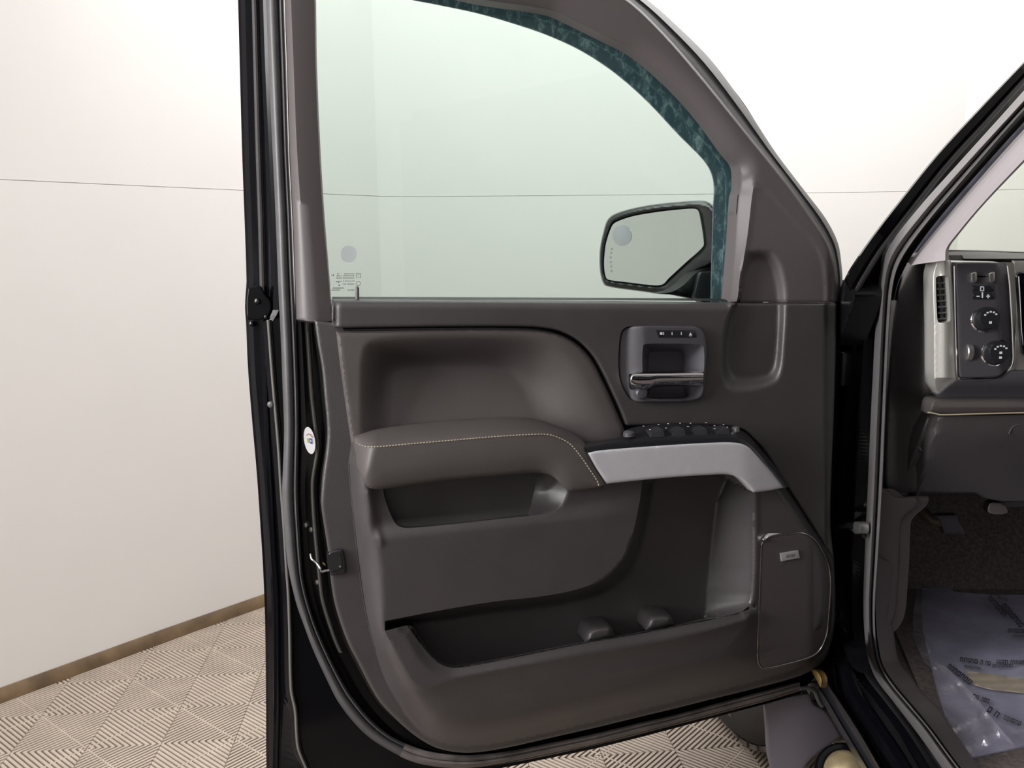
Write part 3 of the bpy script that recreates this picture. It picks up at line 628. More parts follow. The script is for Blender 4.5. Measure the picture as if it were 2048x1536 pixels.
# crease line left of the lower body
loft('trim_crease', [cr(q) for q in ([(695.5, 927), (702, 1000), (718.5, 1150), (731.5, 1231), (749, 1303)], [(697, 927), (703.5, 1000), (720, 1150), (733, 1231), (750.5, 1303)], [(699, 928), (705.5, 1001), (722, 1151), (735, 1231), (751.5, 1302)])], [0.0055, 0.0085, 0.0055], M['plastic'], trim, n=60, sharp=None)
for q in ([(1172, 1286), (1174, 1264), (1184, 1255), (1205, 1251), (1220, 1251), (1227, 1260), (1228, 1276)], [(1293, 1262), (1295, 1240), (1304, 1231), (1325, 1228), (1341, 1230), (1346, 1238), (1346, 1252)]):
    relief('pocket_clip', cr(q, closed=True), 0.045, M['plastic'], trim, step=5, rpx=12, rdep=0.028, skirt=0.05)

# ---- upper panel with the scoop at its front end
BEZ = cr([(1240, 674), (1245, 660), (1257, 653), (1305, 651.5), (1386, 652.5), (1399, 656), (1408, 666), (1413, 687), (1414, 708), (1411, 758), (1408, 784), (1401, 797), (1381, 802.5), (1322, 804.5), (1271, 803.5), (1258, 796), (1245, 775), (1238, 750), (1237, 708)], closed=True)
UPP = np.vstack([[(665, 599.5), (1100, 602.5), (1458, 606), (1673, 607.5)], cr(RIGHT[::-1], per=4)[1:21], cr([(1657, 1104), (1620, 1043), (1572, 968), (1530, 901), (1510, 880), (1484, 858), (1400, 850), (1256, 851)])[1:], sh(cr(GRV), 2, -3.2)[::-1][1:-1], [(669, 655), (664, 640)]])
def w_up(P):
    x, y = P[:, 0], P[:, 1]
    topd = y-(599.5+(x-665)*0.008)
    w = 0.020-0.010*(1-rnd(topd/16))*ss((1462-x)/8)
    w = w-0.010*ss((x-1648)/8)+scoop(P)
    w = w-0.004*(1-ss((1-(1-linedist(np.array([(671, 600), (671, 657)]), P)/9))))*(x < 690)
    return w
upper = relief('upper_panel', UPP, w_up, M['plastic'], door, step=4.5, curves=[np.vstack([SCO[55:], SCO[:1]]), SCI], holes=[BEZ], skirt=0.03, rpx=5, rdep=0.0045, sharp=55)
# ---- padded insert above the armrest
INS = np.vstack([cr([(672, 662, 1), (760, 661), (900, 659), (1020, 659), (1078, 661.5), (1118, 669), (1152, 687), (1180, 715), (1200, 750), (1220, 792), (1237, 830), (1250, 862, 1), (1248, 884)]), cr([(1168, 894), (1100, 905), (760, 935), (710, 940, 1), (706, 910), (697, 850), (687, 780), (679, 720), (672, 662)])])
RCO = cr([(722, 700), (740, 678), (790, 669), (900, 667), (1020, 667), (1074, 670), (1112, 684), (1148, 715), (1176, 755), (1200, 800), (1226, 850), (1232, 960, 1), (716, 960, 1), (718, 800)], closed=True)
RCI = cr([(784, 758), (797, 742), (840, 735), (920, 734), (990, 737), (1020, 750), (1042, 780), (1062, 825), (1088, 890), (1088, 970, 1), (781, 970, 1), (781, 850)], closed=True)
def w_ins(P):
    x, y = P[:, 0], P[:, 1]
    r = ss(ramp(P, RCO, RCI)); w = 0.016-0.066*r+0.034*r*ss((y-725)/165)
    return w
relief('padded_insert', INS, w_ins, M['soft'], door, step=5, skirt=0.03, rpx=9, rdep=0.008, sharp=40)
# ---- armrest
lend = lambda w0, w1, k: (lambda t: w0+(w1-w0)*rnd(t/k))
ARB = cr([(707, 870), (730, 862), (781, 854), (871, 845), (953, 839), (1022, 836), (1063, 839), (1104, 850), (1140, 866), (1168, 886), (1176, 905), (1191, 935), (1213, 968)])
ARS = cr([(708, 884), (724, 892), (737, 894.5), (762, 894), (817, 889), (899, 882), (981, 875), (1063, 870), (1096, 870), (1117, 876), (1139, 888), (1161, 913), (1178, 938), (1194, 962), (1198, 973)])
ARF = cr([(709, 926), (721, 948), (736, 973), (754, 977.5), (789, 974), (871, 962), (953, 954), (1035, 947), (1076, 944), (1104, 951), (1128, 973), (1145, 981), (1199, 975), (1203, 974)])
rt = lambda a, b: (lambda t: a+(b-a)*ss((t-0.72)/0.2))
n_ = 120; A_, S_, F2 = resamp(ARB, n_), resamp(ARS, n_), resamp(ARF, n_); G_ = S_*0.93+F2*0.07; H_ = S_*0.5+F2*0.5; I_ = S_*0.12+F2*0.88
def warr(mid_, rightv=None, leftv=0.025, k=0.085):
    def f(t):
        v = leftv+(mid_-leftv)*rnd(t/k)
        if rightv is not None: v = v+(rightv-mid_)*ss((t-0.70)/0.18)
        return v
    return f
arm = loft('armrest', [A_+[0, -3], A_, A_*0.75+S_*0.25, A_*0.45+S_*0.55, A_*0.15+S_*0.85, S_, G_, H_, I_, F2, F2+[0, 1.5], F2+[0, 1]],
     [warr(-0.03, 0.05, -0.01), warr(0.002, 0.083, 0.0), warr(0.034, 0.088, 0.02), warr(0.062, 0.091, 0.027), warr(0.082, 0.091), warr(0.088, 0.0905), warr(0.089, 0.091), warr(0.090, 0.0905), warr(0.087, 0.088), warr(0.079, 0.083), warr(0.05, 0.06, 0.0), warr(0.0, 0.04, -0.02)], M['soft'], door, n=n_, sharp=50)
# stitching: short slanted thread beads
SL = resamp(ARS, 1200); Ls_ = np.r_[0, np.cumsum(np.linalg.norm(np.diff(SL, axis=0), axis=1))]; V, Fc = [], []
wS = warr(0.0895, 0.092); tot = Ls_[-1]; s = 4.0
while s < tot-4:
    i = int(np.searchsorted(Ls_, s)); j = min(1199, int(np.searchsorted(Ls_, s+4.0))); a = np.array([SL[i]]); b = np.array([SL[j]]); t0, t1 = s/tot, (s+4.0)/tot
    A3, B3 = DOOR.at(a-[0, 1.0], wS(np.array([t0]))+0.0006)[0], DOOR.at(b-[0, 1.0], wS(np.array([t1]))+0.0006)[0]
    d = B3-A3; d /= np.linalg.norm(d); u = np.cross(d, DN); k = len(V)
    for q, rr in ((A3, 0.0006), ((A3+B3)/2, 0.0011), (B3, 0.0006)):
        for aa in range(6): V.append(q+rr*(math.cos(aa*math.pi/3)*u+math.sin(aa*math.pi/3)*DN))
    for g in range(2):
        for aa in range(6): Fc.append((k+g*6+aa, k+g*6+(aa+1) % 6, k+g*6+6+(aa+1) % 6, k+g*6+6+aa))
    s += 6.2
mesh('stitching', V, Fc, M['stitch'], arm, label='tan thread stitching', kind='stuff')
# ---- grey pull handle strip
GRY = np.vstack([cr([(1175, 905.5, 1), (1200, 900.5), (1335, 890), (1437, 884.5), (1471, 885), (1491, 890), (1505, 900), (1539, 935), (1569, 975, 1), (1540, 981), (1508, 985, 1), (1498, 974), (1480, 958), (1461, 950), (1437, 949), (1335, 955.5), (1213, 967.5, 1), (1192, 936)], closed=True)])
relief('pull_handle', GRY, lambda P: 0.091+0.0*P[:, 0]-0.010*ss((P[:, 0]-1480)/90), M['silver'], door, step=8, skirt=0.035, rpx=6, rdep=0.004, sharp=40, label='satin grey pull handle strip')
SWB = cr([(1166, 888), (1215, 882), (1245, 874), (1256, 860), (1290, 852), (1355, 848.5), (1423, 852), (1465, 855), (1484, 862), (1500, 874), (1520, 898), (1550, 934), (1580, 973)])
SWR = cr([(1169, 893), (1220, 885), (1288, 879.5), (1355, 875.5), (1432, 872), (1465, 872.5), (1487, 879), (1506, 893), (1535, 926), (1562, 957), (1574, 974)])
SWF = cr([(1176, 907), (1200, 902), (1335, 891.5), (1437, 886), (1471, 886.5), (1490, 891), (1504, 901), (1538, 936), (1560, 962), (1570, 976)])
n_ = 80; B_, R_, F3 = resamp(SWB, n_), resamp(SWR, n_), resamp(SWF, n_)
wb = lambda t: 0.05-0.02*ss(t/0.2)+0.03*ss((t-0.75)/0.2)
sw = loft('switch_panel', [B_+[0, -2], B_, B_*0.1+R_*0.9, R_, R_*0.85+F3*0.15, F3*0.8+R_*0.2, F3, F3+[0, 2]], [lambda t: wb(t)-0.02, wb, 0.078, 0.081, 0.0865, 0.0885, 0.0875, 0.07], M['darkplastic'], door, n=n_, sharp=40, label='black window switch panel')
def swpt(px, py):
    f = np.clip((py-850)/26, 0, 1); return D(px, py, 0.031+0.048*f)
SX = _e; SY = DN; SZ = Z
def wedge(name, px, py, hx, hy, h, mt, parent):
    c = swpt(px, py); V = []
    for a, b, hh in ((-1, -1, 0.2), (1, -1, 0.2), (1, 1, 1), (-1, 1, 1)):
        V.append(c+SX*hx*a+SY*hy*b-SZ*0.004)
    for a, b, hh in ((-1, -1, 0.35), (1, -1, 0.9), (1, 1, 0.9), (-1, 1, 0.35)):
        V.append(c+SX*hx*a*0.85+SY*hy*b*0.85+SZ*h*hh)
    return mesh(name, V, [(0, 3, 2, 1), (4, 5, 6, 7), (0, 1, 5, 4), (1, 2, 6, 5), (2, 3, 7, 6), (3, 0, 4, 7)], M[mt], parent, sharp=30)
for px, py in ((1308, 866), (1350, 865), (1394, 864), (1438, 863)):
    wedge('window_switch', px, py, 0.0135, 0.018, 0.010, 'switch', sw)
lathe('lock_button', swpt(1258, 870)+Z*0.002, (0, 0, 1), [(0.011, -0.004), (0.0108, 0.003), (0.007, 0.006), (0.001, 0.0065)], M['bezel'], sw)
lathe('mirror_knob', swpt(1471, 861)+Z*0.002, (0, 0, 1), [(0.0075, -0.004), (0.0072, 0.004), (0.004, 0.006), (0.001, 0.0062)], M['steel'], sw)
for px, py in ((1287, 862), (1300, 869), (1317, 859), (1332, 866), (1336, 857), (1360, 856), (1376, 863), (1381, 856), (1412, 855), (1429, 861), (1429, 867), (1447, 859), (1454, 864)):
    lathe('switch_mark', swpt(px, py)+Z*0.0092, (0, 0, 1), [(0.0018, 0), (0.0015, 0.0004)], M['print'], sw, segs=8)

# ---- inner door handle
CVO = cr([(1286, 692), (1292, 688), (1330, 687), (1398, 689), (1407, 694), (1408, 740), (1405, 782), (1396, 795), (1372, 799), (1300, 797), (1288, 790), (1285, 740)], closed=True)
CVI = cr([(1298, 708), (1303, 704), (1330, 703), (1360, 704), (1364, 708), (1364, 745), (1366, 778), (1372, 790), (1362, 794), (1305, 794), (1299, 786), (1297, 745)], closed=True)
def w_bez(P):
    x = P[:, 0]; w = 0.031-0.022*ss((1292-x)/56); return w-0.048*ramp(P, CVO, CVI)
bez = relief('handle_bezel', BEZ, w_bez, M['bezel'], door, step=5, curves=[np.vstack([CVO, CVO[:1]]), np.vstack([CVI, CVI[:1]])], skirt=0.03, rpx=4, rdep=0.005, sharp=38)
HT = cr([(1257, 748), (1262, 745.5), (1275, 743), (1338, 742.5), (1400, 741.5), (1407, 742)]); HB = cr([(1257, 762), (1259, 776), (1268, 781), (1298, 780), (1308, 774), (1362, 772), (1398, 770.5), (1407, 770)])
n_ = 60; a, b = resamp(HT, n_), resamp(HB, n_); wl = lambda v: (lambda t: 0.026+(v-0.026)*rnd(t/0.07))
hd = skin('chrome_handle', [DOOR.at(a*(1-f)+b*f, wl(w)(np.linspace(0, 1, n_))) for f, w in ((0.12, 0.018), (0.0, 0.032), (0.08, 0.042), (0.22, 0.047), (0.42, 0.0485), (0.65, 0.047), (0.86, 0.042), (1.0, 0.034), (0.95, 0.022), (0.5, 0.016))], M['chrome'], bez, closed=True, caps=True, sharp=60, label='chrome pull handle')
lathe('handle_pivot', D(1282, 786, 0.03), DN, [(0.012, -0.01), (0.012, 0.004), (0.009, 0.007), (0.001, 0.008)], M['bezel'], bez)
lb = relief('memory_buttons', cr([(1311, 660, 1), (1389, 660, 1), (1393, 675, 1), (1318, 675.5, 1)], closed=True, per=2), 0.0325, M['darkplastic'], bez, step=20, skirt=0.002, rpx=1.5, rdep=0.001)
ux = DU; uz = Z
def dtext(s, size, px, py, w, parent, mt='print', name='marking', k=1.0): return text(name, s, size, D(px, py, w), ux*k, uz, M[mt], parent)
for q in ((1320, 664.5, 1325, 669.5), (1326.5, 664, 1328, 670), (1343.3, 664, 1344.9, 670), (1361.8, 664, 1363.4, 670)): bar('marking', *q, 0.0329, 'print', lb)
relief('marking', [(1378, 670), (1381, 665), (1384, 670)], 0.0329, M['print'], lb, step=9, skirt=0); bar('marking', 1378, 671, 1384, 672.3, 0.0329, 'print', lb)

# ---- speaker grille
SPK = cr([(1523, 1090), (1519, 1184), (1515.5, 1290), (1515.5, 1318), (1519, 1330), (1528, 1337), (1578, 1327), (1625, 1312), (1642, 1296), (1653, 1268), (1659, 1207), (1661, 1160), (1657, 1132), (1644, 1102), (1630, 1080), (1611, 1068), (1596, 1066), (1540, 1073), (1528, 1080)], closed=True)
def w_spk(P): return 0.0600-0.012*ss((P[:, 0]-1615)/45)*1.0-0.006*ss((P[:, 1]-1270)/60)
spk = relief('speaker_grille', SPK, w_spk, M['grille'], door, step=7, rpx=5, rdep=0.003, skirt=0.02)
SR = resamp(np.vstack([SPK, SPK[:1]]), 160)
tube('grille_rim', DOOR.at(SR, w_spk(SR)-0.0005), 0.0016, M['darkchrome'], spk, segs=8, label='thin chrome rim')
relief('chrome_accent', cr([(1524.5, 1084), (1528, 1070), (1537, 1063.5, 1), (1565, 1058.5), (1597, 1053.5), (1606, 1057), (1608.5, 1064, 1), (1580, 1066), (1540, 1073.5), (1529, 1082)], closed=True), lambda P: 0.067-0.017*np.clip((1078-P[:, 1])/22, 0, 1), M['chrome'], spk, step=5, rpx=3, rdep=0.003, skirt=0.02, label='chrome accent over the speaker')
bd = relief('speaker_badge', cr([(1561, 1107, 1), (1597, 1101, 1), (1599.5, 1116, 1), (1563, 1123, 1)], closed=True, per=2), 0.064, M['badge'], spk, step=12, skirt=0.008, rpx=2, rdep=0.001, label='silver badge')
dv = D(1597, 1108.5, 0.0645)-D(1562, 1115, 0.0645); dv /= np.linalg.norm(dv); uv = np.cross(DN, dv)
text('lettering', 'BOSE', 0.0078, D(1581, 1112, 0.0645), dv*1.05, uv, M['ink'], bd, shear=0.25)

# ---- latch at the door edge
lat = relief('door_latch', cr([(657, 1106, 1), (664, 1102), (682, 1098.5), (687, 1102), (693, 1136), (691, 1145), (682, 1148), (662, 1151, 1), (655, 1128)], closed=True), lambda P: 0.0145-0.0*P[:, 0], M['darkplastic'], door, step=5, rpx=4, rdep=0.004, skirt=0.03)
relief('latch_slot', cr([(655, 1112), (676, 1106), (680, 1110), (684, 1134), (680, 1138), (660, 1141)], closed=True), 0.0155, M['rubberblack'], lat, step=6, skirt=0.0)
tube('latch_hook', DOOR.at(cr([(621, 1108), (624, 1118), (634, 1127), (641, 1137), (643, 1143), (652, 1141), (678, 1137), (680, 1133)], per=4), np.linspace(-0.03, 0.017, 29)), 0.0022, M['darkchrome'], lat, label='steel latch lip')
relief('latch_mark', [(644, 1124), (650, 1127), (651, 1132), (646, 1128)], 0.0, M['yellow'], lat, step=5, skirt=0)

# ---- front edge of the door with hinge leaves
loft('front_edge', [cr([(x+dx, y) for x, y in [(1673, 560), (1674, 607), (1671, 720), (1667, 850), (1663, 950), (1661, 1050), (1668, 1120), (1671, 1200), (1667, 1264), (1655, 1309), (1632, 1336)]]) for dx in (-4, 4, 9, 3)], [-0.012, -0.03, -0.07, -0.14], M['paintdull'], door, n=60)
for y0, y1 in ((700, 770), (1190, 1260)):
    box('hinge', D(1683, (y0+y1)/2, -0.07), (DU, DN, Z), (0.018, 0.028, (y1-y0)/2/1800*1.85), M['paintdull'], door, bevel=0.004)
bolt(1681, 656, -0.05, 0.0055, 'steel', ax=DN)

# ---- side mirror on the outside of the door
MP = Plane(D(1425, 490, -0.17), 0.42*DN-0.88*DU-0.13*Z)
MH = cr([(1201, 510), (1203, 490), (1207, 471), (1216, 442), (1229, 430), (1262, 419), (1307, 410.5), (1360, 405), (1405, 403), (1420, 409), (1432, 425), (1440, 470), (1438, 520), (1420, 535), (1392, 548), (1362, 575), (1345, 586), (1325, 586), (1270, 579.5), (1214, 570.5), (1207, 562), (1202, 540)], closed=True)
MG = cr([(1208.5, 517), (1212, 487), (1223, 454), (1231, 445), (1264, 433), (1315, 424), (1360, 419), (1388, 417.5), (1396, 421), (1401, 440), (1407, 480), (1406, 493), (1375, 522), (1337, 557), (1328, 567), (1318, 570.5), (1300, 570), (1255, 564.5), (1216, 559), (1211, 552), (1208.5, 535)], closed=True)
mir = relief('side_mirror', MH, lambda P: 0.014*ss(np.clip(sdf(MH, P)/9, 0, 1))-0.020*ramp(P, MH, MG)**2, M['darkplastic'], door, plane=MP, step=2.5, curves=[np.vstack([MG, MG[:1]])], skirt=0.0, sharp=40)
rows = [MP.at(MH.mean(0)+(MH-MH.mean(0))*s, w) for s, w in ((1.0, 0.0), (1.02, -0.02), (1.0, -0.05), (0.88, -0.085), (0.6, -0.11), (0.2, -0.12))]
skin('mirror_shell', [np.vstack([r, r[:1]]) for r in rows], M['darkplastic'], mir, sharp=50)
mg = relief('mirror_glass', MG, lambda P: -0.002-0.0*P[:, 0], M['mirror'], mir, plane=MP, step=12, skirt=0.004, sharp=None, label='silvered mirror glass') if False else relief('mirror_glass', MG, 0.001, M['mirror'], mir, plane=MP, step=12, skirt=0.004, sharp=30, label='silvered mirror glass')
def w_cvx(P): return 0.0016+0.0016*(1-np.clip(((P[:, 0]-1244)**2/19**2+(P[:, 1]-471)**2/21**2), 0, 1))
relief('blind_spot_mirror', ELL(1244, 471, 19, 21, 32), w_cvx, M['convex'], mir, plane=MP, step=4, skirt=0.001, label='round convex mirror insert')
for px, py in ((1223.5, 498), (1222, 506), (1221, 515), (1221, 524.5), (1222, 533), (1223, 542)):
    relief('signal_dot', ELL(px, py, 2.2, 2.6, 8), 0.0014, M['etch'], mir, plane=MP, step=4, skirt=0)
MA = Plane(D(1400, 560, -0.17), DN)
relief('mirror_arm', cr([(1318, 588, 1), (1345, 583), (1366, 571), (1395, 544), (1425, 533), (1460, 520, 1), (1470, 612, 1), (1400, 600), (1350, 590)], closed=True), lambda P: 0.012*np.sin((P[:, 0]-1300)/40)*0+0.0, M['rubberblack'], mir, plane=MA, step=10, skirt=0.05, rpx=4, rdep=0.006)
relief('mirror_base', cr([(1386, 594, 1), (1393, 565), (1400, 546), (1408, 543), (1470, 540, 1), (1475, 625, 1), (1420, 612)], closed=True), 0.012, M['bezel'], mir, plane=MA, step=10, skirt=0.03, rpx=4, rdep=0.006)

# ------------------------------------------------------------------ the truck body around the door opening
def Sd(px, py, w=0.0): return SIDE.at([(px, py)], w)[0]
truck = thing('pickup_truck', 'black truck body with the driver door opening, dash and footwell, beside the open door', 'truck', tuple(np.array(HINGE-TL*0.5)*[1, 1, 0]))
# front pillar above the dash: gloss skin, seal lips, inner edge
PA0 = cr([(1688, 560), (1700, 537), (1743, 474), (1808, 390), (1877, 305), (1958, 217), (2048, 123), (2200, -35)])
PA1 = cr([(1706, 590), (1722, 560), (1758, 502), (1824, 416), (1894, 328), (1974, 240), (2048, 158), (2200, 0)])
PA2 = cr([(1752, 600), (1764, 555), (1779, 522), (1840, 436), (1920, 345), (2048, 205), (2200, 40)])
PA3 = cr([(1772, 600), (1783, 560), (1797, 525), (1852, 444), (1934, 351), (2048, 219), (2200, 55)])
PA4 = cr([(1786, 600), (1797, 560), (1825, 506), (1880, 432), (1958, 342), (2048, 242), (2200, 80)])
PA5 = cr([(1790, 600), (1803, 560), (1834, 514), (1890, 446), (1962, 362), (2048, 266), (2200, 105)])
PA6 = cr([(1898, 520), (1898, 497), (1916, 471), (1968, 409), (2048, 325), (2200, 170)])
n_ = 90
mid1 = resamp(PA0, n_)*0.35+resamp(PA1, n_)*0.65; a1 = resamp(PA1, n_)
loft('front_pillar', [resamp(PA0, n_), resamp(PA0, n_)*0.9+a1*0.1, mid1, a1-[5, 3], a1-[1, 0.6], a1+[3, 2], a1+[6, 4], resamp(PA2, n_)-[8, 5], resamp(PA2, n_)],
     [0.050, 0.062, 0.060, 0.052, 0.052, 0.047, 0.035, 0.012, 0.004], M['paint'], truck, n=n_, sharp=None)
p1 = resamp(PA1, n_)
loft('pillar_seal', [p1-[3, 2], p1+[0, 0], p1+[4, 2.6], p1+[7, 4.5]], [0.052, 0.060, 0.058, 0.046], M['rubber'], truck, n=n_, sharp=None)
q2, q3, q4, q5 = (resamp(q, n_) for q in (PA2, PA3, PA4, PA5))
loft('pillar_lip', [q2-[2, 1.5], q3, q4+[1, 1]], [-0.012, -0.012, -0.008], M['rubberblack'], truck, plane=SIDE, n=n_, sharp=None)
loft('windshield_wrap', [q4-[3, 2], q4*0.6+q5*0.4+[0, -1], q5+[2, 2]], [-0.004, 0.003, -0.012], mat('bluish_film', (0.17, 0.17, 0.23), 0.4, noise=0.35, nscale=25), truck, n=n_, sharp=None)
q6 = resamp(PA6, n_); q5 = resamp(cr([(1822, 530), (1834, 514), (1890, 446), (1962, 362), (2048, 266), (2200, 105)]), n_)
loft('pillar_trim', [q5-[4, 3], q5+[2, 1], q5*0.8+q6*0.2, q5*0.4+q6*0.6, q5*0.1+q6*0.9, q6, q6+[-2, 0]], [-0.03, -0.012, -0.010, -0.010, -0.013, -0.028, -0.09], M['pillar'], truck, plane=SIDE, n=n_, sharp=None, label='light grey windshield pillar trim')
# body seal around the opening: two ridges, down the pillar and back along the sill
S1 = cr([(2200, 33), (2048, 200), (1920, 340), (1840, 432), (1784, 508), (1769, 560), (1763, 640), (1757, 760), (1753, 840), (1747, 980), (1741, 1110), (1737, 1200), (1738, 1260), (1743, 1298), (1752, 1335), (1768, 1362), (1802, 1405), (1843, 1452), (1875, 1496), (1900, 1530), (1960, 1610)])
S0 = cr([(2190, 20), (2040, 190), (1912, 332), (1832, 422), (1774, 500), (1758, 555), (1751, 640), (1745, 760), (1741, 840), (1735, 980), (1729, 1110), (1726, 1200), (1728, 1260), (1733, 1300), (1740, 1330), (1753, 1360), (1786, 1403), (1821, 1449), (1852, 1491), (1882, 1534), (1940, 1620)])
S2 = cr([(2200, 62), (2048, 222), (1934, 352), (1855, 446), (1808, 512), (1789, 560), (1780, 640), (1774, 760), (1771, 840), (1765, 980), (1757, 1110), (1751, 1200), (1751, 1255), (1754, 1290), (1762, 1328), (1784, 1366), (1819, 1408), (1862, 1460), (1890, 1498), (1917, 1534), (1980, 1610)])
n_ = 200; s0, s1, s2 = (resamp(q, n_) for q in (S0, S1, S2))
loft('body_seal', [s0, s0*0.9+s1*0.1, s0*0.45+s1*0.55, s0*0.15+s1*0.85, s1*0.95+s2*0.05, s1*0.7+s2*0.3, s1*0.5+s2*0.5, s1*0.35+s2*0.65, s1*0.1+s2*0.9, s2],
     [-0.006, 0.004, 0.006, 0.016, 0.017, 0.010, 0.000, 0.010, 0.013, -0.01], M['bodyrubber'], truck, plane=SIDE, n=n_, sharp=60)
# hinge pillar and rocker panel: one skin of black paint
O1 = cr([(1668, 575), (1660, 700), (1655, 850), (1650, 1000), (1648, 1150), (1648, 1260), (1640, 1340), (1640, 1385), (1672, 1440), (1720, 1520), (1765, 1600)])
O2 = cr([(1690, 570), (1684, 700), (1676, 850), (1668, 1000), (1664, 1150), (1666, 1260), (1668, 1320), (1678, 1385), (1716, 1446), (1758, 1510), (1810, 1600)])
O3 = cr([(1722, 578), (1704, 641), (1693, 760), (1684, 860), (1676, 960), (1672, 1120), (1676, 1240), (1690, 1300), (1712, 1370), (1752, 1430), (1800, 1500), (1860, 1600)])
O4 = cr([(1742, 575), (1732, 641), (1722, 760), (1714, 860), (1708, 960), (1702, 1120), (1704, 1240), (1714, 1300), (1730, 1350), (1766, 1398), (1820, 1470), (1900, 1600)])
O5 = cr([(1760, 560), (1752, 641), (1746, 760), (1742, 840), (1736, 980), (1730, 1110), (1727, 1200), (1729, 1260), (1735, 1302), (1742, 1332), (1755, 1362), (1788, 1405), (1853, 1493), (1942, 1622)])
rk = lambda up, dn: (lambda t: up+(dn-up)*ss((t-0.62)/0.12))
o = [resamp(q, 160) for q in (O1, O2, O3, O4, O5)]
loft('hinge_pillar', [o[0], o[1]-[6, 0], o[1], o[1]+[5, 0], o[1]*0.4+o[2]*0.6, o[2]-[4, 0], o[2]-[1, 0], o[2]+[4, 0], o[2]*0.5+o[3]*0.5, o[3]-[3, 0], o[3], o[3]+[4, 0], o[4]],
     [rk(0.02, 0.075), rk(0.03, 0.07), rk(0.032, 0.074), rk(0.03, 0.064), rk(0.028, 0.052), rk(0.032, 0.05), rk(0.037, 0.052), rk(0.031, 0.045), rk(0.022, 0.03), rk(0.017, 0.018), rk(0.019, 0.020), rk(0.014, 0.013), -0.008], M['paint'], truck, plane=SIDE, n=160, sharp=None)
ra = cr([(1640, 1380), (1655, 1403), (1687, 1458), (1729, 1528), (1775, 1605)]); rb = cr([(1648, 1345), (1657, 1371), (1675, 1398), (1720, 1468), (1759, 1536), (1800, 1605)])
n_ = 50; A_, B_ = resamp(ra, n_), resamp(rb, n_)
loft('rocker_molding', [A_-[10, -2], A_-[4, -1], A_, A_+[3, -1], A_*0.5+B_*0.5, B_-[4, -1], B_, B_+[5, -1]], [0.07, 0.083, 0.086, 0.080, 0.078, 0.082, 0.088, 0.07], M['darkplastic'], truck, plane=SIDE, n=n_, sharp=60)
# pillar foot flare, a gloss sheet facing up
loft('pillar_foot', [cr(q) for q in ([(1674, 1264), (1686, 1272), (1700, 1281), (1716, 1279), (1724, 1258)], [(1683, 1284), (1694, 1292), (1706, 1296), (1720, 1294), (1729, 1280)], [(1694, 1312), (1704, 1318), (1716, 1322), (1728, 1320), (1735, 1312)], [(1704, 1334), (1714, 1342), (1724, 1346), (1734, 1345), (1740, 1342)])],
     [0.030, 0.045, 0.056, 0.058], M['paint'], truck, plane=SIDE, n=20, sharp=None)
# door check strap with its bracket, small bolts
tube('check_strap', [Sd(1655, 1058, 0.06), Sd(1672, 1056, 0.055), Sd(1692, 1053, 0.05), Sd(1706, 1052, 0.04)], 0.006, M['paintdull'], truck, segs=8)
relief('strap_bracket', cr([(1689, 1048), (1699, 1046), (1703, 1052), (1708, 1044), (1718, 1044), (1722, 1050), (1721, 1066), (1711, 1068), (1704, 1062), (1692, 1055)], closed=True), 0.04, M['steel'], truck, plane=SIDE, step=5, rpx=4, rdep=0.004, skirt=0.015, label='grey check strap bracket')
for px, py, w in ((1727, 1072, 0.025), (1722, 621, 0.03), (1714, 560, 0.05), (1682, 690, 0.03), (1676, 770, 0.03)):
    lathe('bolt', Sd(px, py, w), TL-0.5*TF, [(0.005, -0.004), (0.005, 0.001), (0.003, 0.003), (0.0002, 0.0034)], M['paintdull'], truck, segs=12)
# fender corner between the door mirror and the pillar
relief('cowl_corner', cr([(1676, 600, 1), (1684, 566), (1690, 560), (1704, 572), (1712, 590), (1704, 620), (1690, 660), (1678, 690, 1)], closed=True), 0.075, M['paintdull'], truck, plane=SIDE, step=8, rpx=5, rdep=0.01, skirt=0.05)
# amber wax and pale seal end at the foot of the hinge
relief('wax_blob', cr([(1622, 1338), (1634, 1340), (1643, 1352), (1645, 1366), (1642, 1375), (1634, 1362)], closed=True), 0.105, M['yellow'], truck, plane=SIDE, step=5, rpx=6, rdep=0.008, skirt=0.01, label='amber wax at the hinge foot')
tube('seal_end', DOOR.at(cr([(1600, 1377), (1618, 1376), (1630, 1384), (1635, 1396), (1640, 1407), (1645, 1412)], per=4), -0.03), 0.0045, M['rubber'], door, segs=8)

# ---- interior: sill plate, kick panel, footwell
FLZ = 0.455
sp0, sp1 = cr([(1748, 1110), (1747, 1200), (1750, 1262), (1754, 1292), (1762, 1330), (1786, 1368), (1862, 1460), (1917, 1534), (1970, 1600)]), cr([(1788, 1130), (1786, 1200), (1784, 1244), (1788, 1292), (1797, 1327), (1819, 1353), (1841, 1384), (1873, 1414), (1905, 1462), (1945, 1520), (2000, 1600)])
n_ = 70; A_, B_ = resamp(sp0, n_), resamp(sp1, n_)
loft('sill_plate', [A_, A_*0.9+B_*0.1, A_*0.5+B_*0.5, A_*0.06+B_*0.94, B_, B_+[3, 0]], [-0.006, 0.0, -0.020, -0.045, -0.048, -0.06], M['frameplastic'], truck, plane=SIDE, n=n_, sharp=60)
kick = np.array([(1757, 979), (1772, 981), (1790, 994), (1836, 993), (1834, 1010), (1812, 1030), (1802, 1045), (1799, 1117), (1796, 1160), (1792, 1215), (1786, 1240), (1770, 1262), (1752, 1262), (1748, 1180), (1754, 1060)])
relief('kick_panel', cr([tuple(p) for p in kick], closed=True, per=3), lambda P: -0.012-0.05*np.clip((P[:, 0]-1752)/50, 0, 1.6), M['frameplastic'], truck, plane=SIDE, step=10, rpx=4, rdep=0.006, skirt=0.02)
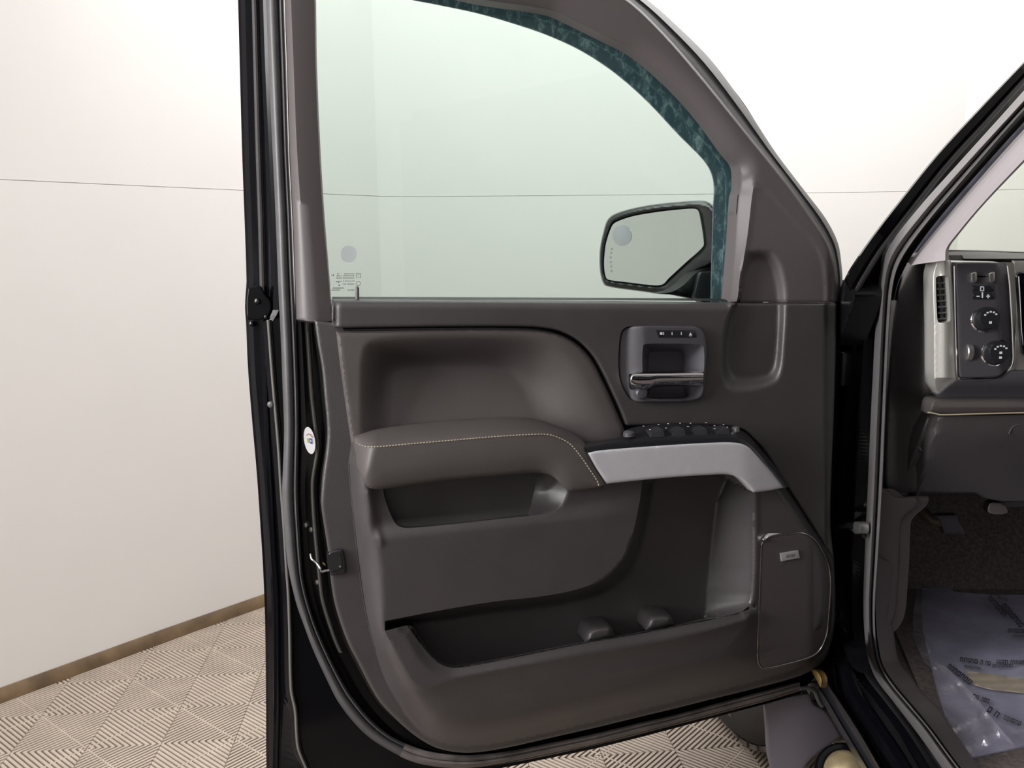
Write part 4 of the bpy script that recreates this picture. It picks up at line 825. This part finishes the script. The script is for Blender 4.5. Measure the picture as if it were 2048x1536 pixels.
relief('footwell_carpet', [(1740, 1140), (1790, 1100), (3300, 1080), (3300, 2600), (2500, 2600), (1840, 1380)], 0.0, M['carpet'], truck, plane=LEVEL(FLZ), step=60, skirt=0.01)
TOEP = LEVEL(FLZ).at([(1900, 1178)], 0)[0]; TOE = Plane(TOEP, (-TF+0.75*Z))
relief('toe_board', [(1786, 1190), (1796, 1100), (1804, 1040), (1830, 1010), (1840, 985), (3200, 985), (3200, 1190)], lambda P: 0.012*np.sin(P[:, 0]/37)*np.sin(P[:, 1]/29)*0.3, M['carpet'], truck, plane=TOE, step=14, skirt=0.03)
box('firewall', HINGE+TF*0.62-TL*0.75+Z*(0.75-HINGE[2]), (TL, TF, Z), (0.75, 0.01, 0.5), M['carpet'], truck)
# parking brake pedal
PK = DASHP(0.16)
pb = relief('brake_pedal', cr([(1872, 1031, 1), (1913, 1030, 1), (1917, 1044), (1926, 1058), (1927, 1068, 1), (1888, 1068, 1), (1882, 1048)], closed=True), lambda P: 0.012*np.clip((1050-P[:, 1])/20, -1, 1), M['bezel'], truck, plane=PK, step=6, rpx=4, rdep=0.004, skirt=0.02)
tube('pedal_arm', [PK.at([(1834, 1013)], -0.05)[0], PK.at([(1850, 1028)], -0.03)[0], PK.at([(1866, 1043)], -0.02)[0], PK.at([(1886, 1046)], -0.012)[0]], [0.012, 0.012, 0.011, 0.009], mat('brown_arm', (0.06, 0.045, 0.028), 0.6, noise=0.3), pb)
loft('pedal_rib', [cr([(1883, 1034), (1916, 1033)]), cr([(1885, 1038), (1917, 1037)])], [0.018, 0.018], M['plastic'], pb, plane=PK, n=8)
relief('column_bracket', cr([(1979, 1006), (1997, 1004), (2006, 1006), (2015, 1026), (1976, 1026)], closed=True, per=3), 0.0, M['steel'], truck, plane=DASHP(0.14), step=6, rpx=3, rdep=0.003, skirt=0.02)
relief('lower_bracket', [(2008, 1004), (2100, 1003), (2100, 1012), (2012, 1014)], 0.0, M['rubber'], truck, plane=DASHP(0.13), step=10, skirt=0.01)
box('under_dash_tray', HINGE+TF*0.30-TL*0.55+Z*(0.855-HINGE[2]), (TL, TF, Z), (0.4, 0.2, 0.012), M['rubberblack'], truck)

# ---- dashboard
DP = DASHP(-0.06)
dash = bpy.data.objects.new('dashboard', None); COL.objects.link(dash); dash.parent = truck
XR = 3200
relief('end_cap', cr([(1784, 986, 1), (1770, 975), (1770, 860), (1779, 700), (1790, 600), (1808, 552), (1826, 524), (1851, 508), (1872, 506, 1), (1872, 540), (1869, 700), (1871, 790), (1882, 806), (1900, 985, 1)], closed=True),
       lambda P: -0.10+0.09*ss((P[:, 0]-1775)/85)*(1-0.5*ss((P[:, 1]-770)/60)), M['plastic'], dash, plane=DP, step=10, rpx=8, rdep=0.012, skirt=0.1)
relief('dash_top', cr([(1826, 526, 1), (1838, 514), (1851, 508), (1866, 503.5), (1880, 501), (1898, 500), (1963, 500.5), (2048, 504), (2200, 515), (XR, 530, 1), (XR, 570, 1), (2048, 528), (2012, 524), (1913, 521), (1880, 519), (1850, 524)], closed=True),
       lambda P: 0.015-0.05*np.clip((512-P[:, 1]+0.02*(P[:, 0]-1880))/12, -0.2, 1), M['soft'], dash, plane=DP, step=7, rpx=5, rdep=0.012, skirt=0.06)
loft('dash_top_skin', [np.array([(1850, 506.5), (1898, 500.5), (2048, 504.5), (XR, 530)]), np.array([(1860, 505), (1899, 499.5), (2048, 503.5), (XR, 528)])], [-0.035, -0.40], M['plastic'], dash, plane=DP, n=30)
SBZ = cr([(1869, 528), (1873, 519), (1883, 514), (1893, 515.5), (1902, 523), (1904, 540), (1909, 628), (1914, 752), (1918, 764, 1), (1995, 762), (2012, 752), (2024, 735, 1), (2030, 600), (2024, 520, 1), (2100, 520, 1), (2100, 796, 1), (1980, 796), (1890, 796), (1878, 793), (1870, 780), (1867, 770), (1866, 653), (1864, 554)], closed=True)
def w_sbz(P):
    x, y = P[:, 0], P[:, 1]
    w = 0.045-0.010*ss((y-756)/12)-0.025*ss((y-762)/34)+0.008*np.exp(-((x-1890)/12)**2)*(y < 760)
    return w-0.02*ss((x-2018)/8)
VEN = cr([(1872, 557), (1875, 553), (1880, 552), (1890, 551), (1895, 553), (1897, 560), (1901, 636), (1899, 643), (1893, 645), (1881, 646), (1876, 643), (1874, 630)], closed=True)
sb = relief('dash_bezel', SBZ, w_sbz, M['silverdash'], dash, plane=DP, step=7, rpx=5, rdep=0.007, skirt=0.04, holes=[VEN], sharp=40, label='satin silver dash bezel')
sb2 = relief('bezel_lower', cr([(1874, 790, 1), (1916, 754, 1), (1990, 758), (2016, 742, 1), (2330, 742, 1), (XR, 797, 1), (1890, 797)], closed=True, per=3), lambda P: 0.047-0.03*ss((P[:, 1]-756)/40), M['bezel'], dash, plane=DP, step=9, rpx=4, rdep=0.004, skirt=0.04)
relief('vent_back', VEN, 0.026, M['screen'], dash, plane=DP, step=20, skirt=0)
for i in range(7):
    y = 566.5+i*12.0; xo = 1873+i*0.55
    vs = loft('vent_slat', [np.array([(xo+0.5, y-2.5), (xo+24.5, y-4)]), np.array([(xo+0.5, y), (xo+24.5, y-1.5)]), np.array([(xo+0.5, y+1.6), (xo+24.5, y+0.1)])], [0.027, 0.038, 0.027], M['silverdash'], dash, plane=DP, n=6)
SWP = cr([(1910, 528), (1914, 525), (2005, 525), (2012, 529), (2017, 560), (2024, 712), (2021, 730), (2012, 742), (1999, 752), (1985, 755), (1925, 756), (1919, 754), (1917, 742), (1913, 640)], closed=True)
swp = relief('switch_plate', SWP, lambda P: 0.049-0.016*rnd((22-np.clip(2026-P[:, 0]-0.045*(740-P[:, 1]), 0, 22))/22), M['bezel'], dash, plane=DP, step=8, rpx=4, rdep=0.006, skirt=0.03)
SR = resamp(np.vstack([SWP, SWP[:1]]), 140); pr = SR[(SR[:, 0] > 1990) | (SR[:, 1] > 740)]
k = np.argmin(pr[:, 1]); 
tube('plate_rim', DP.at(cr([(2014, 532), (2019, 575), (2026, 712), (2023, 731), (2013, 745), (1999, 755), (1985, 758), (1925, 759), (1917, 757), (1914, 748), (1911, 650), (1908, 532)], per=6), 0.0475), 0.0016, M['chrome'], swp, segs=8, label='thin chrome rim')
def knob(px, py, r, nm='headlight_knob'):
    c = DP.at([(px, py)], 0.045)[0]; ax = -TF+0.10*Z+0.22*TL*0
    o = lathe(nm, c, ax, [(r*1.12, 0), (r*1.12, 0.004), (r*1.0, 0.006), (r*0.94, 0.020), (r*0.85, 0.024), (r*0.05, 0.0255)], M['darkplastic'], swp, segs=32)
    lathe('knob_ring', c, ax, [(r*1.25, -0.002), (r*1.25, 0.003), (r*1.15, 0.0055), (r*1.0, 0.0055)], M['chrome'], swp, segs=32)
    return c+ax*0.0262/np.linalg.norm(ax)
UX = -TL; UZ = Z
for (px, py) in ((1968, 637), (1988, 704)):
    c = knob(px, py, 0.0215, 'headlight_knob' if py > 650 else 'drive_mode_knob')
    R = []
    for i in range(5):
        a = math.radians(150-i*28); p = c+UX*0.012*math.cos(a)+UZ*0.012*math.sin(a)
        V = [p+UX*sx*0.0019+UZ*sz*0.0015 for sx, sz in ((-1, -1), (1, -1), (1, 1), (-1, 1))]; R.append(V)
    for dz in ((-0.008,) if py < 650 else (-0.001, -0.010)):
        p = c+UZ*dz; R.append([p+UX*sx*0.0026+UZ*sz*0.0022 for sx, sz in ((-1, -1), (1, -1), (1, 1), (-1, 1))])
    mesh('knob_marks', [v for q in R for v in q], [tuple(range(i*4, i*4+4)) for i in range(len(R))], M['print'], swp, sharp=None)
c = DP.at([(1935, 704)], 0.042)[0]; lathe('dimmer_wheel', c, UX, [(0.001, -0.006), (0.016, -0.006), (0.0175, -0.004), (0.0175, 0.004), (0.016, 0.006), (0.001, 0.006)], M['steel'], swp, segs=28)
for px in (1947, 1983):
    relief('pedal_switch', cr([(px-7, 546, 1), (px+5, 543), (px+7, 546), (px+7, 562), (px+3, 567), (px-6, 566, 1)], closed=True, per=3), 0.058, M['steel'], swp, plane=DP, step=5, rpx=4, rdep=0.006, skirt=0.014)
bars_mesh2 = lambda nm, rects, w, mt, par: mesh(nm, [v for r in rects for v in DP.at([(r[0], r[1]), (r[2], r[1]), (r[2], r[3]), (r[0], r[3])], w)], [(i*4, i*4+3, i*4+2, i*4+1) for i in range(len(rects))], M[mt], par, sharp=None)
bars_mesh2('switch_slot', [(1954, 552, 1976, 554.5)], 0.0497, 'screen', swp)
for q in ((1945, 571, 1985, 583.5), (1945.5, 585, 1964.5, 598.5), (1966.5, 585, 1987, 598.5)):
    relief('brake_button', [(q[0], q[1]), (q[2], q[1]), (q[2]+0.6, q[3]), (q[0]+0.6, q[3])], 0.0525, M['darkplastic'], swp, plane=DP, step=8, rpx=2, rdep=0.0015, skirt=0.005)
bars_mesh2('button_marks', [(1960, 572.5, 1968.5, 575), (1960, 580.5, 1968.5, 582.5), (1960, 572.5, 1962.3, 582.5), (1966.2, 572.5, 1968.5, 582.5), (1953, 591.5, 1959.5, 594), (1963.2, 584, 1966.2, 596), (1972.5, 591.3, 1980, 593.8), (1975, 588.5, 1977.5, 596.5)], 0.0534, 'print', swp)
relief('gauge_panel', cr([(2033, 552), (2038, 545), (2050, 544, 1), (2200, 544, 1), (2200, 710, 1), (2050, 712, 1), (2044, 706), (2039, 640)], closed=True, per=4), 0.04, M['screen'], dash, plane=DP, step=20, rpx=3, rdep=0.008, skirt=0.005)
tube('gauge_rim', DP.at([(2037, 553), (2040, 600), (2043, 660), (2046, 690)], 0.043), 0.0012, M['chrome'], dash, segs=6)
relief('knee_pad', cr([(1862, 806, 1), (1868, 799), (1890, 797, 1), (XR, 797, 1), (XR, 834, 1), (2048, 828), (1882, 833), (1857, 828, 1)], closed=True), lambda P: 0.03+0.012*np.sin(np.clip((P[:, 1]-797)/32, 0, 1)*math.pi), M['soft'], dash, plane=DP, step=7, rpx=6, rdep=0.010, skirt=0.04)
tube('knee_pad_stitch', DP.at(cr([(1856, 824.5), (1870, 827), (1881, 829.5), (1960, 827.5), (2048, 825.5), (2200, 823)]), 0.041), 0.0013, M['stitch'], dash, segs=6, label='tan thread seam')
relief('lower_dash', cr([(1856, 828, 1), (1882, 832), (2048, 828, 1), (XR, 828, 1), (XR, 1003, 1), (2012, 1003), (1968, 996, 1), (1952, 986, 1), (1844, 986, 1), (1839, 991), (1795, 992, 1), (1806, 960)], closed=True, per=4), lambda P: 0.028-0.10*ss((P[:, 1]-850)/170)-0.05*ss((1880-0.28*(P[:, 1]-830)-P[:, 0])/22), M['plastic'], dash, plane=DP, step=10, rpx=5, rdep=0.006, skirt=0.05)
tube('access_cover_edge', DP.at(cr([(1960, 985), (1990, 930), (2006, 890), (2018, 860), (2026, 852), (2048, 849), (2150, 847)]), lambda_w) if False else DP.at(cr([(2018, 868), (2022, 858), (2030, 851), (2048, 848.5), (2150, 846)]), 0.0275), 0.0014, M['bezel'], dash, segs=6)

# ---- windshield, far cab, roof and front sheet metal (what shades the footwell and the wall)
WSN = TF*0.62+Z*0.78; WS = Plane(HINGE+TF*0.42-TL*0.3, WSN)
relief('windshield', [(1840, 600), (1880, 480), (1960, 360), (2060, 230), (2200, 60), (2500, 60), (2500, 600)], 0.0, M['windshield'], truck, plane=WS, step=90, skirt=0.004, sharp=None)
def TP(f, l, z): return HINGE*[1, 1, 0]+TF*f+TL*l+Z*z
roofV = [TP(f, l, z) for f, l, z in ((-0.62, -0.13, 1.78), (-0.62, -1.55, 1.78), (-2.3, -1.55, 1.84), (-2.3, -0.13, 1.84), (-0.62, -0.13, 1.84), (-0.62, -1.55, 1.84), (-2.3, -1.55, 1.92), (-2.3, -0.13, 1.92))]
mesh('roof', roofV, [(0, 1, 2, 3), (7, 6, 5, 4), (0, 4, 5, 1), (1, 5, 6, 2), (2, 6, 7, 3), (3, 7, 4, 0)], M['paint'], truck)
box('rear_cab_wall', TP(-2.3, -0.84, 1.1), (TL, TF, Z), (0.75, 0.03, 0.78), M['paintdull'], truck)
box('far_door', TP(-1.1, -1.62, 0.85), (TL, TF, Z), (0.04, 1.2, 0.42), M['paintdull'], truck)
box('cab_floor', TP(-0.95, -0.88, 0.42), (TL, TF, Z), (0.73, 1.35, 0.02), M['carpet'], truck)
box('rocker_body', TP(-1.0, -0.11, 0.36), (TL, TF, Z), (0.05, 1.0, 0.055), M['paintdull'], truck, bevel=0.02)
# hood and fender ahead of the door, hidden behind it
hv = []
for f in (0.25, 0.9, 1.6): hv.append(np.array([TP(f, l, z) for l, z in ((-0.02, 0.62), (0.0, 0.85), (-0.02, 1.0), (-0.10, 1.09-0.03*f), (-0.3, 1.13-0.03*f), (-0.85, 1.16-0.03*f), (-1.4, 1.13-0.03*f), (-1.66, 1.0))]))
skin('hood', hv, M['paint'], truck, sharp=40)
# liner behind the front wheel
ML = DASHP(0.10)
relief('fender_liner', cr([(1529, 1409, 1), (1566, 1394), (1600, 1389), (1617, 1388), (1627, 1408), (1652, 1423), (1683, 1472, 1), (1669, 1483), (1644, 1500), (1618, 1524), (1604, 1545, 1), (1548, 1560, 1), (1537, 1515), (1533, 1457)], closed=True), lambda P: 0.02*np.sin((P[:, 0]-1529)/160*math.pi), M['mudflap'], truck, plane=ML, step=9, rpx=5, rdep=0.006, skirt=0.02)

# front wheel, steered to the left
wc = np.array([0.70, 2.38, 0.385]); sa_ = math.radians(17)
wax = TL*math.cos(sa_)-TF*math.sin(sa_); wr = 0.385
prof = [(0.215, 0.115), (0.25, 0.128), (0.30, 0.134), (0.34, 0.130), (0.365, 0.120), (0.378, 0.105)]
tyre = lathe('tyre', wc, wax, [(0.20, 0.10)]+prof+[(0.385, 0.09), (0.385, -0.09)]+[(r, -h) for r, h in prof[::-1]]+[(0.20, -0.10)], M['tyre'], truck, segs=64)
V, Fc = [], []; u = np.cross(wax, Z); u /= np.linalg.norm(u); v = np.cross(wax, u)
for i in range(44):
    for hh, off in ((-0.085, 0.5), (-0.045, 0.0), (0.0, 0.5), (0.045, 0.0), (0.088, 0.5)):
        a0 = 2*math.pi*(i+off)/44; k = len(V)
        for rr in (0.380, 0.394):
            for da, dh in ((-0.052, -0.019), (0.052, -0.019), (0.052, 0.019), (-0.052, 0.019)):
                a = a0+da; V.append(wc+wax*(hh+dh)+rr*(math.cos(a)*u+math.sin(a)*v))
        Fc += [(k+4, k+5, k+6, k+7), (k, k+1, k+5, k+4), (k+1, k+2, k+6, k+5), (k+2, k+3, k+7, k+6), (k+3, k, k+4, k+7)]
best = None
for i in range(360):
    a_ = math.radians(i); p_ = wc+wax*0.1335+0.305*(math.cos(a_)*u+math.sin(a_)*v); q_ = p_-CAM
    d_ = abs(1024+FPX*(q_ @ CR)/(q_ @ CF)-1452)+abs(768-FPX*(q_ @ CU)/(q_ @ CF)-1440)
    if best is None or d_ < best[0]: best = (d_, a_, p_)
rad_ = math.cos(best[1])*u+math.sin(best[1])*v; tan_ = np.cross(rad_, wax)
Vs, Fs = [], []
for i_, (a0_, a1_, b0_, b1_) in enumerate(((-26, -21, 2, 10), (-18, -14, -6, 10), (-14, -8, -6, -2), (-9, -5, -8, 10), (-2, 2, -8, 10), (2, 7, 5, 10), (8, 12, -6, 10), (15, 19, -8, 6), (17, 24, 4, 9))):
    Vs += [best[2]+tan_*a_*0.0011+rad_*b_*0.0011+wax*0.002 for a_, b_ in ((a0_, b0_), (a1_, b0_), (a1_, b1_), (a0_, b1_))]; Fs.append((i_*4, i_*4+1, i_*4+2, i_*4+3))
mesh('sidewall_marks', Vs, Fs, M['bodyrubber'], tyre, sharp=None)
mesh('tread', V, Fc, M['tread'], tyre, sharp=None, kind='stuff')
lathe('rim', wc+wax*0.08, wax, [(0.205, -0.03), (0.215, 0.04), (0.205, 0.045), (0.195, 0.0), (0.15, 0.02), (0.06, 0.03), (0.001, 0.03)], M['steel'], truck, segs=40)
# side step tube under the rocker, with a pale end
st0 = LEVEL(0.30).at([(1692, 1546)], 0)[0]; sax = -TF*0.55+Z*0.75+TL*0.25
stp = [st0-sax*0.05, st0-TF*0.25-Z*0.02, st0-TF*1.5-Z*0.02]
sst = tube('side_step', np.array(stp), 0.052, M['paint'], truck, segs=24)
lathe('step_cap', st0, sax, [(0.058, -0.03), (0.062, -0.01), (0.060, 0.004), (0.054, 0.010), (0.046, 0.010), (0.040, 0.004)], M['paint'], sst, segs=32)
lathe('step_end', st0+sax*0.006, sax, [(0.043, -0.002), (0.040, 0.010), (0.030, 0.020), (0.014, 0.026), (0.001, 0.027)], M['gold'], sst, segs=24, label='pale brown step tube end')

# ------------------------------------------------------------------ floor mat under a sheet of clear film
MATZ = LEVEL(FLZ+0.004)
fm = thing('floor_mat', 'printed grey blue protective mat lying on the driver footwell carpet', 'mat', MATZ.at([(1960, 1300)], 0)[0])
relief('mat_sheet', [(1842, 1166), (1878, 1165), (1910, 1184), (1986, 1190), (2320, 1190), (2320, 1500), (2048, 1492), (1945, 1514), (1890, 1430), (1862, 1330), (1846, 1260)], lambda P: 0.003*np.sin(P[:, 0]/23)*np.cos(P[:, 1]/31), M['mat'], fm, plane=MATZ, step=14, skirt=0.003)
relief('mat_patch', cr([(1931, 1341, 1), (1960, 1345), (2048, 1358), (2200, 1376, 1), (2200, 1404, 1), (2048, 1385), (1980, 1377), (1949, 1369, 1), (1938, 1356)], closed=True), lambda P: 0.007+0.0012*np.sin(P[:, 1]*1.1), M['beige'], fm, plane=MATZ, step=4, skirt=0.002, label='ribbed beige patch')
def print_row(x0, y0, x1, y1, h, skew=0.0):
    # worn ink strokes of a printed line, too blurred to read
    V, Fc = [], []; n = math.hypot(x1-x0, y1-y0); t = 0.0
    dx, dy = (x1-x0)/n, (y1-y0)/n; px_, py_ = -dy, dx
    while t < n:
        lw = h*(0.45+0.35*rng.random()); cx, cy = x0+dx*(t+lw/2), y0+dy*(t+lw/2)
        for a0, a1, b0, b1 in ((0, 0.28, 0, 1), (0.1, 0.95, 0, 0.26), (0.68, 0.98, rng.random()*0.4, 1), (0.1, 0.9, 0.74, 1.0))[:3+int(rng.random() > 0.45)]:
            k = len(V); q = []
            for aa, bb in ((a0, b0), (a1, b0), (a1, b1), (a0, b1)):
                u_, v_ = (aa-0.5)*lw, (bb-0.5)*h*(0.9+0.2*rng.random())
                q.append((cx+dx*u_+px_*v_, cy+dy*u_+py_*v_))
            V += list(MATZ.at(q, 0.0072+0.0001*len(V)/200)); Fc.append((k, k+3, k+2, k+1))
        t += lw*1.18+(h*0.5 if rng.random() < 0.12 else 0)
    mesh('mat_print', V, Fc, M['ink'], fm, sharp=None)
for r_ in ((1920, 1318, 1981, 1327, 9), (1928, 1332, 1961, 1337, 5.5), (1993, 1323, 2120, 1328, 8), (1985, 1332, 2026, 1331, 6), (1896, 1331, 1945, 1368, 11), (1945, 1391, 1978, 1403, 9), (1976, 1417, 1999, 1432, 13), (2008, 1434, 2040, 1447, 9),
           (1978, 1193, 2008, 1228, 10), (1995, 1194, 2012, 1199, 5), (2006, 1209, 2044, 1252, 11), (2016, 1261, 2110, 1264, 8), (2025, 1272, 2110, 1275, 5)):
    print_row(*r_)
film = thing('plastic_film', 'crumpled clear plastic sheet lying over the printed mat along the sill', 'plastic sheet', MATZ.at([(1930, 1350)], 0.01)[0])
FP = LEVEL(FLZ+0.016)
fe = cr([(1836, 1160, 1), (1841, 1161), (1875, 1163), (1908, 1181), (1984, 1187), (2320, 1188, 1), (2320, 1470, 1), (2048, 1497), (1990, 1511), (1940, 1521, 1), (1938, 1518), (1930, 1507), (1908, 1470), (1892, 1440), (1883, 1414), (1875, 1391), (1868, 1362), (1862, 1337), (1848, 1323), (1836, 1298), (1827, 1272), (1826, 1245), (1828, 1217), (1834, 1185)], closed=True, per=4)
FOLD = cr([(1832, 1276), (1856, 1292), (1874, 1318), (1892, 1334), (1943, 1385), (1995, 1450), (2030, 1490)])
def w_film(P):
    x, y = P[:, 0], P[:, 1]
    d = linedist(FOLD, P); w = 0.004*np.sin(x/11+y/17)*np.sin(y/13-x/29)+0.010*np.exp(-(d/7)**2)+0.012*np.exp(-((x-1855)**2+(y-1300)**2)/500)
    w = w+0.006*np.abs(np.sin((x*0.6+y)/26))*np.exp(-((y-1460)/45)**2)
    return w
relief('film_sheet', fe, w_film, M['film'], film, plane=FP, step=6, curves=[FOLD], skirt=0, sharp=None)
# turned-over edge of the film
flap = np.vstack([fe[np.argmin(np.linalg.norm(fe-np.array([1827, 1272]), axis=1)):][:1], [(1856, 1290), (1861, 1300), (1858, 1316), (1866, 1322)], FOLD[18:], [(2000, 1475), (1945, 1515), (1908, 1470), (1892, 1440), (1875, 1391), (1862, 1337), (1848, 1323), (1836, 1298)]])
relief('film_flap', flap, lambda P: w_film(P)+0.004+0.004*np.sin(P[:, 0]/9-P[:, 1]/15), M['filmfold'], film, plane=FP, step=6, skirt=0, sharp=None, label='turned over edge of the film')
relief('film_edge', np.array([(1836, 1166), (1839, 1170), (1846, 1230), (1852, 1275), (1856, 1288), (1827, 1272), (1826, 1245), (1828, 1217)]), lambda P: w_film(P)+0.012, M['filmfold'], film, plane=FP, step=6, skirt=0, sharp=None)
